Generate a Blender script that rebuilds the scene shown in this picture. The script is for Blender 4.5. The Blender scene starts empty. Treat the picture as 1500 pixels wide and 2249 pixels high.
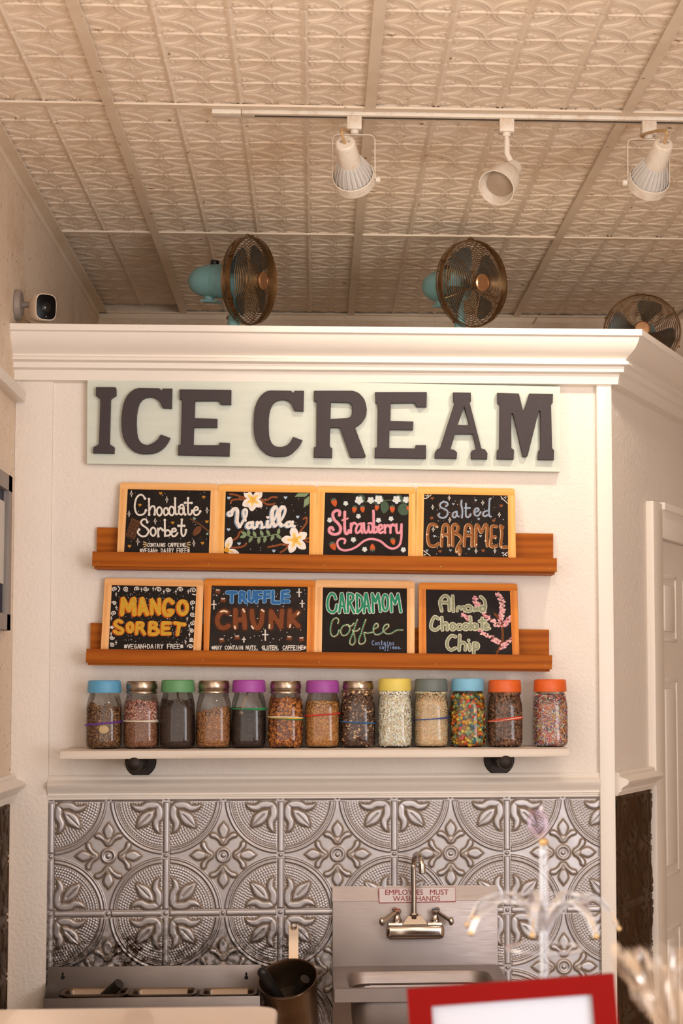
import bpy, bmesh, math, random
import numpy as np
from mathutils import Vector, Matrix
from mathutils.geometry import tessellate_polygon

random.seed(7)
RNG = np.random.default_rng(11)
SC = bpy.context.scene
COL = SC.collection
PI = math.pi

# ------------------------------------------------------------------ camera
F, PPX, PPY = 4000.0, 941.0, 1215.0
IW, IH = 1500, 2249
CAM = np.array([0.0, -4.84, 1.60])

def nrm(a):
    a = np.asarray(a, float)
    return a / np.linalg.norm(a)

FWD = nrm([.0615, 1, .0714])
RGT = nrm(np.cross(FWD, [0, 0, 1]))
UPV = np.cross(RGT, FWD)
ROLL = .0025
RGT, UPV = RGT * math.cos(ROLL) - UPV * math.sin(ROLL), UPV * math.cos(ROLL) + RGT * math.sin(ROLL)

cd = bpy.data.cameras.new('camera')
cam = bpy.data.objects.new('camera', cd)
COL.objects.link(cam)
cam.matrix_world = Matrix(((RGT[0], UPV[0], -FWD[0], CAM[0]), (RGT[1], UPV[1], -FWD[1], CAM[1]),
                           (RGT[2], UPV[2], -FWD[2], CAM[2]), (0, 0, 0, 1)))
cd.sensor_width = 36
cd.lens = F * 36 / IH
cd.shift_x = -(PPX - IW / 2) / IH
cd.shift_y = (PPY - IH / 2) / IH
cd.clip_end = 60
cd.dof.use_dof = True
cd.dof.focus_distance = 4.72
cd.dof.aperture_fstop = 5.6
SC.camera = cam

# ------------------------------------------------------------------ world, key lights, exposure
SC.view_settings.view_transform = 'Standard'
SC.view_settings.look = 'None'
SC.view_settings.gamma = 1
SC.view_settings.use_curve_mapping = False
SC.view_settings.exposure = 0.18

W = bpy.data.worlds.new('room_air')
SC.world = W
W.use_nodes = True
bg = W.node_tree.nodes['Background']
bg.inputs['Color'].default_value = (1.0, .89, .79, 1)
bg.inputs['Strength'].default_value = 2.0

def light(name, kind, loc, aim, energy, col, size=.1, size_y=None, spot=None, blend=.5, parent=None):
    ld = bpy.data.lights.new(name, kind)
    ld.energy = energy
    ld.color = col
    if kind == 'AREA':
        ld.shape = 'RECTANGLE'
        ld.size = size
        ld.size_y = size_y or size
    else:
        ld.shadow_soft_size = size
    if kind == 'SPOT':
        ld.spot_size = math.radians(spot)
        ld.spot_blend = blend
    o = bpy.data.objects.new(name, ld)
    COL.objects.link(o)
    o.location = loc
    d = Vector(aim) - Vector(loc)
    o.rotation_euler = d.to_track_quat('-Z', 'Y').to_euler()
    return o

# a bright room lamp a few steps in front of the wall, and an added fill panel, unseen behind the visitor
light('room_spot', 'SPOT', (.42, -2.35, 2.72), (-.05, 0, 1.75), 17, (1.0, .88, .74), .035, spot=95, blend=.9)
light('front_fill', 'AREA', (2.9, -5.3, 1.45), (0, 0, 1.5), 105, (.90, .95, 1.04), 2.2, 2.4)

# ------------------------------------------------------------------ pixel rays onto real planes
def ray(px, py):
    return FWD + RGT * (px - PPX) / F - UPV * (py - PPY) / F

def at(px, py, Y):
    d = ray(px, py)
    return CAM + d * ((Y - CAM[1]) / d[1])

def atx(px, py, X):
    d = ray(px, py)
    return CAM + d * ((X - CAM[0]) / d[0])

def atz(px, py, Z):
    d = ray(px, py)
    return CAM + d * ((Z - CAM[2]) / d[2])

def atp(px, py, o, n):
    d = ray(px, py)
    n = np.asarray(n, float)
    return CAM + d * (np.dot(np.asarray(o, float) - CAM, n) / np.dot(d, n))

# ------------------------------------------------------------------ materials
def lin(c):
    c = c / 255.0
    return c / 12.92 if c <= .04045 else ((c + .055) / 1.055) ** 2.4

def C(r, g, b):
    return (lin(r), lin(g), lin(b), 1)

def newmat(name):
    m = bpy.data.materials.new(name)
    m.use_nodes = True
    nt = m.node_tree
    b = nt.nodes['Principled BSDF']
    return m, nt, b

def N(nt, t, **kw):
    n = nt.nodes.new(t)
    for k, v in kw.items():
        if k in n.inputs.keys():
            n.inputs[k].default_value = v
        else:
            setattr(n, k, v)
    return n

def L(nt, a, b):
    nt.links.new(a, b)

def coords(nt, scale=(1, 1, 1), rot=(0, 0, 0)):
    tc = N(nt, 'ShaderNodeTexCoord')
    mp = N(nt, 'ShaderNodeMapping')
    mp.inputs['Scale'].default_value = scale
    mp.inputs['Rotation'].default_value = rot
    L(nt, tc.outputs['Object'], mp.inputs['Vector'])
    return mp.outputs['Vector']

def ramp(nt, fac, stops):
    r = N(nt, 'ShaderNodeValToRGB')
    e = r.color_ramp.elements
    e[0].position, e[0].color = stops[0]
    e[1].position, e[1].color = stops[-1]
    for p, c in stops[1:-1]:
        x = e.new(p)
        x.color = c
    L(nt, fac, r.inputs['Fac'])
    return r.outputs['Color']

def mix(nt, fac, a, b, mode='MIX'):
    m = N(nt, 'ShaderNodeMix', data_type='RGBA', blend_type=mode)
    for s, v in ((m.inputs['Factor'], fac), (m.inputs[6], a), (m.inputs[7], b)):
        if hasattr(v, 'is_linked'):
            L(nt, v, s)
        else:
            s.default_value = v
    return m.outputs[2]

def bump(nt, b, h, strength, dist):
    n = N(nt, 'ShaderNodeBump', Strength=strength, Distance=dist)
    L(nt, h, n.inputs['Height'])
    L(nt, n.outputs['Normal'], b.inputs['Normal'])

def M(name, col, rough=.5, metal=0.0, var=.0, vscale=30, bmp=None, spec=.5, stretch=(1, 1, 1), coat=0):
    m, nt, b = newmat(name)
    b.inputs['Roughness'].default_value = rough
    b.inputs['Metallic'].default_value = metal
    b.inputs['Specular IOR Level'].default_value = spec
    b.inputs['Coat Weight'].default_value = coat
    b.inputs['Base Color'].default_value = col
    if var or bmp:
        v = coords(nt, stretch)
        if var:
            n = N(nt, 'ShaderNodeTexNoise', Scale=vscale, Detail=5)
            L(nt, v, n.inputs['Vector'])
            d = tuple(c * (1 - var) for c in col[:3]) + (1,)
            l = tuple(min(1, c * (1 + var * .5)) for c in col[:3]) + (1,)
            L(nt, ramp(nt, n.outputs['Fac'], [(.3, d), (.7, l)]), b.inputs['Base Color'])
        if bmp:
            n2 = N(nt, 'ShaderNodeTexNoise', Scale=bmp[0], Detail=3)
            L(nt, v, n2.inputs['Vector'])
            bump(nt, b, n2.outputs['Fac'], bmp[1], bmp[2])
    return m

def wood(name, c1, c2, c3, axis, rough=.42, rings=38, spec=.25):
    """long grained wood, grain along axis 'x' or 'z'"""
    m, nt, b = newmat(name)
    s = (1.2, 16, 16) if axis == 'x' else (16, 16, 1.2)
    v = coords(nt, s)
    n = N(nt, 'ShaderNodeTexNoise', Scale=3.2, Detail=6, Roughness=.62)
    L(nt, v, n.inputs['Vector'])
    v2 = coords(nt, (s[0] * .35, s[1] * .35, s[2] * .35))
    w = N(nt, 'ShaderNodeTexWave', wave_type='BANDS', bands_direction='Z' if axis == 'x' else 'X')
    w.inputs['Scale'].default_value = rings / 16
    w.inputs['Distortion'].default_value = 7
    w.inputs['Detail'].default_value = 2
    w.inputs['Detail Scale'].default_value = .8
    L(nt, v2, w.inputs['Vector'])
    base = ramp(nt, n.outputs['Fac'], [(.25, c1), (.5, c2), (.78, c3)])
    col = mix(nt, .45, base, ramp(nt, w.outputs['Fac'], [(.0, c1), (.45, c2), (1, c3)]))
    L(nt, col, b.inputs['Base Color'])
    b.inputs['Roughness'].default_value = rough
    b.inputs['Specular IOR Level'].default_value = spec
    bump(nt, b, n.outputs['Fac'], .12, .001)
    return m

_paint = {}
def paint(rgb):
    if rgb not in _paint:
        _paint[rgb] = M('chalk_paint', C(*rgb), .75, var=.14, vscale=120, spec=.2)
    return _paint[rgb]

def glassmat(name, tint=(.89, .885, .87), edge=(.40, .39, .36), rough=.04, fmax=.7):
    """thin clear wall: what lies behind shows through, sheen and darker rim by angle"""
    m = bpy.data.materials.new(name)
    m.use_nodes = True
    nt = m.node_tree
    nt.nodes.clear()
    out = N(nt, 'ShaderNodeOutputMaterial')
    lw = N(nt, 'ShaderNodeLayerWeight', Blend=.35)
    fr = N(nt, 'ShaderNodeFresnel', IOR=1.5)
    tr = N(nt, 'ShaderNodeBsdfTransparent')
    L(nt, ramp(nt, lw.outputs['Facing'], [(.45, tint + (1,)), (.95, edge + (1,))]), tr.inputs['Color'])
    gl = N(nt, 'ShaderNodeBsdfGlossy', Roughness=rough)
    gl.inputs['Color'].default_value = (1, 1, 1, 1)
    mx = N(nt, 'ShaderNodeMixShader')
    mul = N(nt, 'ShaderNodeMath', operation='MULTIPLY')
    mul.inputs[1].default_value = fmax
    L(nt, fr.outputs['Fac'], mul.inputs[0])
    L(nt, mul.outputs[0], mx.inputs['Fac'])
    L(nt, tr.outputs[0], mx.inputs[1])
    L(nt, gl.outputs[0], mx.inputs[2])
    L(nt, mx.outputs[0], out.inputs['Surface'])
    return m

def clear_with_diffuse(name, tint, edge, rough, amount, col):
    m = glassmat(name, tint, edge, rough)
    nt = m.node_tree
    out = [n for n in nt.nodes if n.type == 'OUTPUT_MATERIAL'][0]
    src = out.inputs['Surface'].links[0].from_socket
    df = N(nt, 'ShaderNodeBsdfDiffuse', Color=col)
    mx = N(nt, 'ShaderNodeMixShader')
    mx.inputs['Fac'].default_value = amount
    L(nt, src, mx.inputs[1]); L(nt, df.outputs[0], mx.inputs[2]); L(nt, mx.outputs[0], out.inputs['Surface'])
    return m

m_wall = M('textured_wall_paint', C(236, 226, 216), .62, var=.03, vscale=4, bmp=(105, .9, .003))
m_trim = M('white_trim_paint', C(238, 229, 219), .42, bmp=(30, .06, .001))
m_smooth = M('flat_cream_paint', C(232, 220, 207), .6, var=.05, vscale=6, bmp=(160, .2, .001))

def dirty_white(name, base, dirt, scale, lo, hi, rough=.55, spk=.70):
    m, nt, b = newmat(name)
    v = coords(nt)
    n = N(nt, 'ShaderNodeTexNoise', Scale=scale, Detail=8, Roughness=.7)
    L(nt, v, n.inputs['Vector'])
    sp = N(nt, 'ShaderNodeTexNoise', Scale=scale * (26 if spk < .69 else 14), Detail=2)
    L(nt, v, sp.inputs['Vector'])
    c = mix(nt, ramp(nt, n.outputs['Fac'], [(lo, (0, 0, 0, 1)), (hi, (1, 1, 1, 1))]), base, dirt)
    c = mix(nt, ramp(nt, sp.outputs['Fac'], [(spk, (0, 0, 0, 1)), (spk + .05, (1, 1, 1, 1))]), c, (dirt[0] * .5, dirt[1] * .42, dirt[2] * .35, 1))
    L(nt, c, b.inputs['Base Color'])
    b.inputs['Roughness'].default_value = rough
    return m

m_ceil = dirty_white('pressed_tin_white', C(244, 226, 205), C(226, 197, 164), 2.2, .5, .85)
m_grid = dirty_white('ceiling_grid_paint', C(232, 214, 192), C(204, 174, 140), 2.5, .5, .85, .5, .71)
m_specked = dirty_white('specked_wall', C(228, 208, 186), C(200, 168, 134), 3.5, .5, .8, .55, .665)
m_dustw = dirty_white('dusty_white_metal', C(228, 216, 200), C(186, 148, 108), 16, .50, .8, .4)
m_dark = M('dark_void', C(22, 18, 15), .9)
m_floor = M('brown_floor_tile', C(200, 180, 158), .5, var=.2, vscale=5)

# ------------------------------------------------------------------ mesh tools
def tag(o, label=None, cat=None, group=None, kind=None):
    if label: o['label'] = label
    if cat: o['category'] = cat
    if group: o['group'] = group
    if kind: o['kind'] = kind
    return o

def thing(name, label, cat, loc, group=None):
    o = bpy.data.objects.new(name, None)
    o.empty_display_size = .02
    COL.objects.link(o)
    o.location = [float(x) for x in loc]
    return tag(o, label, cat, group)

def origin_of(p):
    v = np.zeros(3)
    while p is not None:
        v += np.array(p.location)
        p = p.parent
    return v

def link(name, me, mats, parent=None, at_local=False, smooth=35):
    for m in (mats if isinstance(mats, (list, tuple)) else [mats]):
        me.materials.append(m)
    if smooth:
        me.polygons.foreach_set('use_smooth', [True] * len(me.polygons))
        me.set_sharp_from_angle(angle=math.radians(smooth))
    o = bpy.data.objects.new(name, me)
    COL.objects.link(o)
    if parent is not None:
        o.parent = parent
    return o

class MB:
    def __init__(self):
        self.v, self.f, self.m = [], [], []
        self.n = 0

    def add(self, V, Fs, mi=0):
        V = np.asarray(V, float).reshape(-1, 3)
        self.v.append(V)
        for f in Fs:
            self.f.append([i + self.n for i in f])
            self.m.append(mi)
        self.n += len(V)
        return self

    def build(self, name, mats, parent=None, local=False, smooth=35, recenter=False):
        V = np.concatenate(self.v)
        off = np.zeros(3)
        if not local:
            if parent is not None:
                V = V - origin_of(parent)
            elif recenter:
                off = np.array([V[:, 0].mean(), V[:, 1].mean(), V[:, 2].min()])
                V = V - off
        me = bpy.data.meshes.new(name)
        me.from_pydata(V.tolist(), [], self.f)
        me.polygons.foreach_set('material_index', self.m)
        me.update()
        o = link(name, me, mats, parent, smooth=smooth)
        if recenter:
            o.location = off.tolist()
        return o

    # ---- shapes
    def box(self, x0, x1, y0, y1, z0, z1, b=0, mi=0, xf=None, seg=2):
        bm = bmesh.new()
        bmesh.ops.create_cube(bm, size=1)
        for v in bm.verts:
            v.co = Vector(((v.co.x + .5) * (x1 - x0) + x0, (v.co.y + .5) * (y1 - y0) + y0, (v.co.z + .5) * (z1 - z0) + z0))
        if b:
            bmesh.ops.bevel(bm, geom=bm.edges[:], offset=b, segments=seg, profile=.5, affect='EDGES')
        bm.verts.index_update()
        V = np.array([v.co[:] for v in bm.verts])
        Fs = [[v.index for v in f.verts] for f in bm.faces]
        bm.free()
        if xf is not None:
            V = xf(V)
        return self.add(V, Fs, mi)

    def prism(self, poly, vec, mi=0):
        """closed 3-D polygon pushed along vec"""
        P = np.asarray(poly, float)
        n = len(P)
        V = np.vstack([P, P + np.asarray(vec)])
        Fs = [list(range(n))[::-1], list(range(n, 2 * n))]
        Fs += [[i, (i + 1) % n, n + (i + 1) % n, n + i] for i in range(n)]
        return self.add(V, Fs, mi)

    def lathe(self, prof, n=32, o=(0, 0, 0), ax=(0, 0, 1), mi=0, cap=True, sq=2.0):
        """profile [(r, h)] turned about ax through o; sq>2 squares the section"""
        ax = nrm(ax)
        a = nrm(np.cross(ax, [0, 1, .01])) if abs(ax[1]) < .9 else nrm(np.cross(ax, [0, 0, 1]))
        bb = np.cross(ax, a)
        t = np.arange(n) * 2 * PI / n
        c, s = np.cos(t), np.sin(t)
        if sq > 2:
            k = (np.abs(c) ** sq + np.abs(s) ** sq) ** (-1 / sq)
        else:
            k = np.ones(n)
        V = []
        for r, h in prof:
            kk = k if (sq > 2) else 1
            V.append(np.asarray(o) + ax * h + (a[None] * (c * r * kk)[:, None] + bb[None] * (s * r * kk)[:, None]))
        V = np.concatenate(V)
        Fs = []
        for i in range(len(prof) - 1):
            for j in range(n):
                k2 = (j + 1) % n
                Fs.append([i * n + j, i * n + k2, (i + 1) * n + k2, (i + 1) * n + j])
        if cap:
            Fs.append(list(range(n))[::-1])
            Fs.append([(len(prof) - 1) * n + j for j in range(n)])
        return self.add(V, Fs, mi)

    def tube(self, pts, r, n=8, closed=False, mi=0, flat=None):
        """round (or flat=(w,h) rectangular) bar along pts"""
        P = [np.asarray(p, float) for p in pts]
        k = len(P)
        R = r if hasattr(r, '__len__') else [r] * k
        up = None
        rings = []
        for i in range(k):
            if closed:
                t = P[(i + 1) % k] - P[i - 1]
            else:
                t = P[min(i + 1, k - 1)] - P[max(i - 1, 0)]
            t = nrm(t)
            if up is None:
                g = np.array([0, 0, 1.0]) if abs(t[2]) < .9 else np.array([0, 1.0, 0])
                up = nrm(g - t * np.dot(g, t))
            else:
                up = nrm(up - t * np.dot(up, t))
            sd = np.cross(t, up)
            if flat:
                w, h = flat
                rings.append([P[i] + sd * w * sx + up * h * sy for sx, sy in ((-.5, -.5), (.5, -.5), (.5, .5), (-.5, .5))])
            else:
                rings.append([P[i] + (sd * math.cos(a) + up * math.sin(a)) * R[i] for a in [2 * PI * j / n for j in range(n)]])
        nn = 4 if flat else n
        V = np.array(rings).reshape(-1, 3)
        Fs = []
        for i in range(k if closed else k - 1):
            a, b2 = i * nn, ((i + 1) % k) * nn
            for j in range(nn):
                j2 = (j + 1) % nn
                Fs.append([a + j, a + j2, b2 + j2, b2 + j])
        if not closed:
            Fs.append(list(range(nn))[::-1])
            Fs.append([(k - 1) * nn + j for j in range(nn)])
        return self.add(V, Fs, mi)

    def ball(self, o, r, mi=0, n=12, sc=(1, 1, 1)):
        prof = [(max(1e-5, math.sin(PI * i / n)) , -math.cos(PI * i / n)) for i in range(n + 1)]
        m = MB().lathe(prof, n * 2)
        return self.add(m.v[0] * r * np.array(sc) + np.asarray(o), m.f, mi)

    def mould(self, path, prof, z, mi=0):
        """moulding: plan path [(x,y)], profile [(out,dz)]; out is to the right-hand side of travel"""
        P = [np.array(p, float) for p in path]
        k = len(P)
        offs = []
        for i in range(k):
            ns = []
            if i > 0:
                d = nrm(P[i] - P[i - 1]); ns.append(np.array([d[1], -d[0]]))
            if i < k - 1:
                d = nrm(P[i + 1] - P[i]); ns.append(np.array([d[1], -d[0]]))
            m = nrm(sum(ns))
            offs.append(m / np.dot(m, ns[0]))
        V = []
        for i in range(k):
            for o, dz in prof:
                q = P[i] + offs[i] * o
                V.append((q[0], q[1], z + dz))
        n = len(prof)
        Fs = []
        for i in range(k - 1):
            for j in range(n):
                j2 = (j + 1) % n
                Fs.append([i * n + j, (i + 1) * n + j, (i + 1) * n + j2, i * n + j2])
        Fs.append(list(range(n)))
        Fs.append([(k - 1) * n + j for j in range(n)][::-1])
        return self.add(V, Fs, mi)

def pxprism(mb, pxs, Y, th, mi=0):
    """a flat board: outline given where it is seen, standing at depth Y, th thick towards the wall"""
    return mb.prism([at(x, y, Y) for x, y in pxs], (0, th, 0), mi)

def grid_mesh(name, P, tri_flip=False):
    """P: (ny,nx,3) lattice -> mesh"""
    ny, nx = P.shape[:2]
    idx = np.arange(ny * nx).reshape(ny, nx)
    q = np.stack([idx[:-1, :-1], idx[:-1, 1:], idx[1:, 1:], idx[1:, :-1]], -1).reshape(-1, 4)
    if tri_flip:
        q = q[:, ::-1]
    me = bpy.data.meshes.new(name)
    me.vertices.add(ny * nx)
    me.vertices.foreach_set('co', P.reshape(-1).astype(np.float32))
    me.loops.add(q.size)
    me.loops.foreach_set('vertex_index', q.reshape(-1).astype(np.int32))
    me.polygons.add(len(q))
    me.polygons.foreach_set('loop_start', np.arange(0, q.size, 4, dtype=np.int32))
    me.update(calc_edges=True)
    me.polygons.foreach_set('use_smooth', [True] * len(q))
    return me

def crom(pts, closed=False, k=5):
    P = [np.array(p, float) for p in pts]
    n = len(P)
    if n < 3:
        return P
    out = []
    for i in range(n if closed else n - 1):
        p0 = P[i - 1] if (i > 0 or closed) else P[0]
        p1, p2 = P[i], P[(i + 1) % n]
        p3 = P[(i + 2) % n] if (i + 2 < n or closed) else P[-1]
        for j in range(k):
            t = j / k
            out.append(.5 * (2 * p1 + (p2 - p0) * t + (2 * p0 - 5 * p1 + 4 * p2 - p3) * t * t + (3 * p1 - p0 - 3 * p2 + p3) * t ** 3))
    if not closed:
        out.append(P[-1])
    return out

def pts(s):
    return [tuple(float(c) for c in p.split(',')) for p in s.split()]

def text_mesh(body, size, extrude=0, offset=0, spacing=1):
    cu = bpy.data.curves.new('lettering', 'FONT')
    cu.body = body
    cu.size = size
    cu.align_x = 'CENTER'
    cu.extrude = extrude
    cu.offset = offset
    cu.space_character = spacing
    cu.resolution_u = 4
    o = bpy.data.objects.new('lettering', cu)
    COL.objects.link(o)
    dg = bpy.context.evaluated_depsgraph_get()
    me = bpy.data.meshes.new_from_object(o.evaluated_get(dg))
    bpy.data.objects.remove(o)
    return me

def outline_mesh(loops, depth, bevel):
    """2-D outlines (first outer, then holes) -> solid with softened edges, front at +depth/2"""
    cu = bpy.data.curves.new('outline', 'CURVE')
    cu.dimensions = '2D'
    cu.fill_mode = 'BOTH'
    cu.extrude = depth / 2 - bevel
    cu.bevel_depth = bevel
    cu.bevel_resolution = 1
    cu.offset = -bevel
    for lp in loops:
        sp = cu.splines.new('POLY')
        sp.points.add(len(lp) - 1)
        for i, (x, y) in enumerate(lp):
            sp.points[i].co = (x, y, 0, 1)
        sp.use_cyclic_u = True
    o = bpy.data.objects.new('outline', cu)
    COL.objects.link(o)
    dg = bpy.context.evaluated_depsgraph_get()
    me = bpy.data.meshes.new_from_object(o.evaluated_get(dg))
    bpy.data.objects.remove(o)
    return me
# ------------------------------------------------------------------ the setting
XL = at(35, 900, 0)[0]                 # face of the left wall
XC = at(1341, 1200, 0)[0]              # corner where the partition turns away
PHI = math.radians(25.3)
RD = np.array([math.sin(PHI), math.cos(PHI), 0])
RN = np.array([math.cos(PHI), -math.sin(PHI), 0])
RO = np.array([XC, 0, 0])
YB = 1.78                              # rear wall
ZC = 2.958                             # ceiling
ZT = at(700, 716, -.115)[2]            # top of the partition
def rw(px, py):
    return atp(px, py, RO, RN)
def rs(px, py):
    return float(np.dot(rw(px, py) - RO, RD))

def struct(name, mb, m, smooth=35, parent=None):
    o = mb.build(name, m, parent, smooth=smooth)
    if parent is None:
        o['kind'] = 'structure'
    return o

struct('floor', MB().box(-3, 3.2, -7, YB + .2, -.1, 0), m_floor)
struct('wall_left', MB().box(XL - .12, XL, -1.6, YB + .12, 0, 3.2), m_specked)
struct('wall_rear', MB().box(XL - .12, 3.2, YB, YB + .12, 0, 3.2), m_specked)
struct('wall_side_blocker', MB().box(2.25, 2.37, -3.6, YB + .12, 0, 3.2), m_specked)  # unseen wall added to block light from the right
s_end = 2.4
wr = MB()
wr.prism([RO + (0, 0, z) + RD * s - RN * .06 for s, z in ((0.0, 0), (s_end, 0), (s_end, ZT - .06), (0.0, ZT - .06))], RN * .06)
WR = struct('wall_right', wr, m_wall)
zfr = at(700, 826, -.012)[2]
zpan = at(700, 1755, 0)[2]
struct('wall_back', MB().box(XL, XC - .004, 0, .1, 0, ZT - .05), m_wall)
# raised border around the sunk panel
xp0 = at(112, 1200, -.012)[0]
xp1 = at(1312, 1200, -.012)[0]
b = MB()
b.box(XL, xp0, -.012, .001, 0, zfr, b=.002)
struct('trim_1', b, m_wall)
b = MB()
zf0 = at(115, 815, -.012)[2]
zf1 = at(1310, 838, -.012)[2]
b.prism([(XL, -.012, zf0), (xp1, -.012, zf1), (xp1, -.012, ZT - .06), (XL, -.012, ZT - .06)], (0, .013, 0))
struct('trim_2', b, m_trim)
b = MB()
b.box(xp1, XC + .003, -.022, 0.0, 0, zf1 + .01, b=.002)
struct('trim_3', b, m_trim)
# roof slab of the partition
b = MB()
b.prism([(XL, -.01, ZT - .06), (XC - .02, -.01, ZT - .06), (XC - .02 + RD[0] * 1.95, RD[1] * 1.95, ZT - .06), (XL, 1.77, ZT - .06)], (0, 0, .04))
struct('trim_4', b, m_smooth)
# crown moulding, mitred round the corner
crown = [(0, .0), (.112, .0), (.112, -.016), (.104, -.019), (.099, -.032), (.090, -.046), (.076, -.058), (.064, -.066), (.058, -.070),
         (.058, -.074), (.066, -.078), (.067, -.086), (.052, -.090), (.050, -.104), (.036, -.108), (.033, -.118), (.030, -.134), (.0, -.137)]
b = MB().mould([(XL, 0), (XC, 0), (XC + RD[0] * 1.95, RD[1] * 1.95)], crown, ZT)
struct('trim_5', b, m_trim, 25)
# chair rails
zr = at(700, 1701, -.02)[2]
hr = zr - at(700, 1755, -.02)[2]
rail = [(0, 0), (.010, 0), (.014, -.08), (.012, -.14), (.016, -.2), (.028, -.26), (.034, -.36), (.030, -.5), (.020, -.62), (.016, -.72),
        (.017, -.8), (.011, -.82), (.012, -.88), (.008, -.9), (.009, -.97), (0, -1)]
rail = [(o, d * hr) for o, d in rail]
struct('trim_6', MB().mould([(xp0, 0), (xp1, 0)], rail, zr), m_trim, 30)
s_case = rs(1421, 1300)
b = MB().mould([(XC + RD[0] * .005, RD[1] * .005), (XC + RD[0] * s_case, RD[1] * s_case)], [(o * 1.3, d) for o, d in rail], zr)
struct('trim_7', b, m_trim, 30)
struct('trim_8', MB().mould([(XL, -1.6), (XL, -.012)], [(o * 1.25, d * 1.15) for o, d in rail], atx(30, 1697, XL)[2] ), m_trim, 30)
# moulded ledge on the left wall, under the camera
ze = at(57, 857, -.02)[2]
b = MB().box(XL - .005, XL + .026, -1.6, -.014, ze - .031, ze, b=.002)
struct('trim_9', b, m_trim)

# --- door and casing on the angled wall
zdt = rw(1440, 1182)[2]
s_d0 = rs(1441, 1400)
s_d1 = s_d0 + .78
zct = rw(1425, 1102)[2]
def rbox(mb, s0, s1, n0, n1, z0, z1, bv=0, mi=0):
    return mb.box(s0, s1, n0, n1, z0, z1, b=bv, mi=mi,
                  xf=lambda V: RO + V[:, :1] * RD + V[:, 1:2] * RN + V[:, 2:3] * np.array([0, 0, 1]))
b = MB()
rbox(b, s_case, s_d0 + .006, -.002, .022, 0, zct, .003)
rbox(b, s_d1 - .006, s_d1 + .07, -.002, .022, 0, zct, .003)
rbox(b, s_d0 + .004, s_d1 - .004, -.002, .022, zdt, zct, .003)
rbox(b, s_d0 + .004, s_d1 - .004, .0, .030, zct - .018, zct + .004, .002)
struct('trim_10', b, m_trim)
d = bpy.data.objects.new('door_1', None)
COL.objects.link(d)
d.location = (RO + RD * (s_d0 + s_d1) / 2).tolist()
d['kind'] = 'structure'
b = MB()
rbox(b, s_d0 + .004, s_d1 - .004, -.001, .004, .01, zdt - .004)
b.build('door_leaf', m_trim, d)
def door_panel(s0, s1, z0, z1):
    b = MB()
    for k, (i0, i1, h0, h1) in enumerate(((0, .012, .004, .010), )):
        rbox(b, s0, s1, .0, .008, z1 - .012, z1, .003)
        rbox(b, s0, s1, .0, .008, z0, z0 + .012, .003)
        rbox(b, s0, s0 + .012, .0, .008, z0, z1, .003)
        rbox(b, s1 - .012, s1, .0, .008, z0, z1, .003)
    rbox(b, s0 + .03, s1 - .03, .0, .010, z0 + .03, z1 - .03, .006)
    b.build('door_panel', m_trim, d)
sm0, sm1 = rs(1449, 1400), rs(1482, 1400)
wp = sm1 - sm0
for s0 in (sm0, sm0 + wp + .09):
    door_panel(s0, s0 + wp, rw(1465, 1410)[2], rw(1465, 1264)[2])
    door_panel(s0, s0 + wp, rw(1465, 1925)[2], rw(1465, 1490)[2])
    door_panel(s0, s0 + wp, .2, rw(1480, 2030)[2])

# --- pressed tin panelling -------------------------------------------------
def sdf(px, py, poly):
    """signed distance, positive inside"""
    poly = np.asarray(poly, float)
    best = np.full(px.shape, 1e9)
    ins = np.zeros(px.shape, bool)
    n = len(poly)
    for i in range(n):
        ax, ay = poly[i]; bx, by = poly[(i + 1) % n]
        ex, ey = bx - ax, by - ay
        wx, wy = px - ax, py - ay
        t = np.clip((wx * ex + wy * ey) / (ex * ex + ey * ey + 1e-12), 0, 1)
        best = np.minimum(best, (wx - t * ex) ** 2 + (wy - t * ey) ** 2)
        c = ((ay <= py) != (by <= py))
        with np.errstate(divide='ignore', invalid='ignore'):
            xi = ax + (py - ay) * ex / np.where(ey == 0, 1e-12, ey)
        ins ^= (c & (px < xi))
    d = np.sqrt(best)
    return np.where(ins, d, -d)

def dome(d, w, h):
    t = np.clip(d / w, 0, 1)
    return h * np.sqrt(np.maximum(0, 1 - (1 - t) ** 2))

P_CURL = [tuple(p) for p in crom([(.17, -.02), (.18, .05), (.25, .10), (.29, .16), (.305, .215), (.345, .245), (.385, .225), (.395, .175), (.375, .12), (.335, .08), (.30, .03), (.29, -.02)], True, 3)]
P_BUD = [tuple(p) for p in crom([(.20, -.03), (.27, .035), (.36, .075), (.44, .095), (.51, .065), (.56, .02), (.585, 0), (.56, -.02), (.4, -.06)], True, 3)]
P_SIDE = [tuple(p) for p in crom([(.93, .86), (.955, .74), (.935, .63), (.885, .55), (.895, .43), (.90, .385), (.82, .41), (.765, .49), (.755, .60), (.80, .69), (.80, .80), (.86, .90)], True, 3)]
P_MID = [tuple(p) for p in crom([(.80, .80), (.80, .72), (.76, .61), (.69, .53), (.60, .49), (.475, .475), (.49, .60), (.53, .69), (.61, .76), (.72, .80)], True, 3)]

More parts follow.
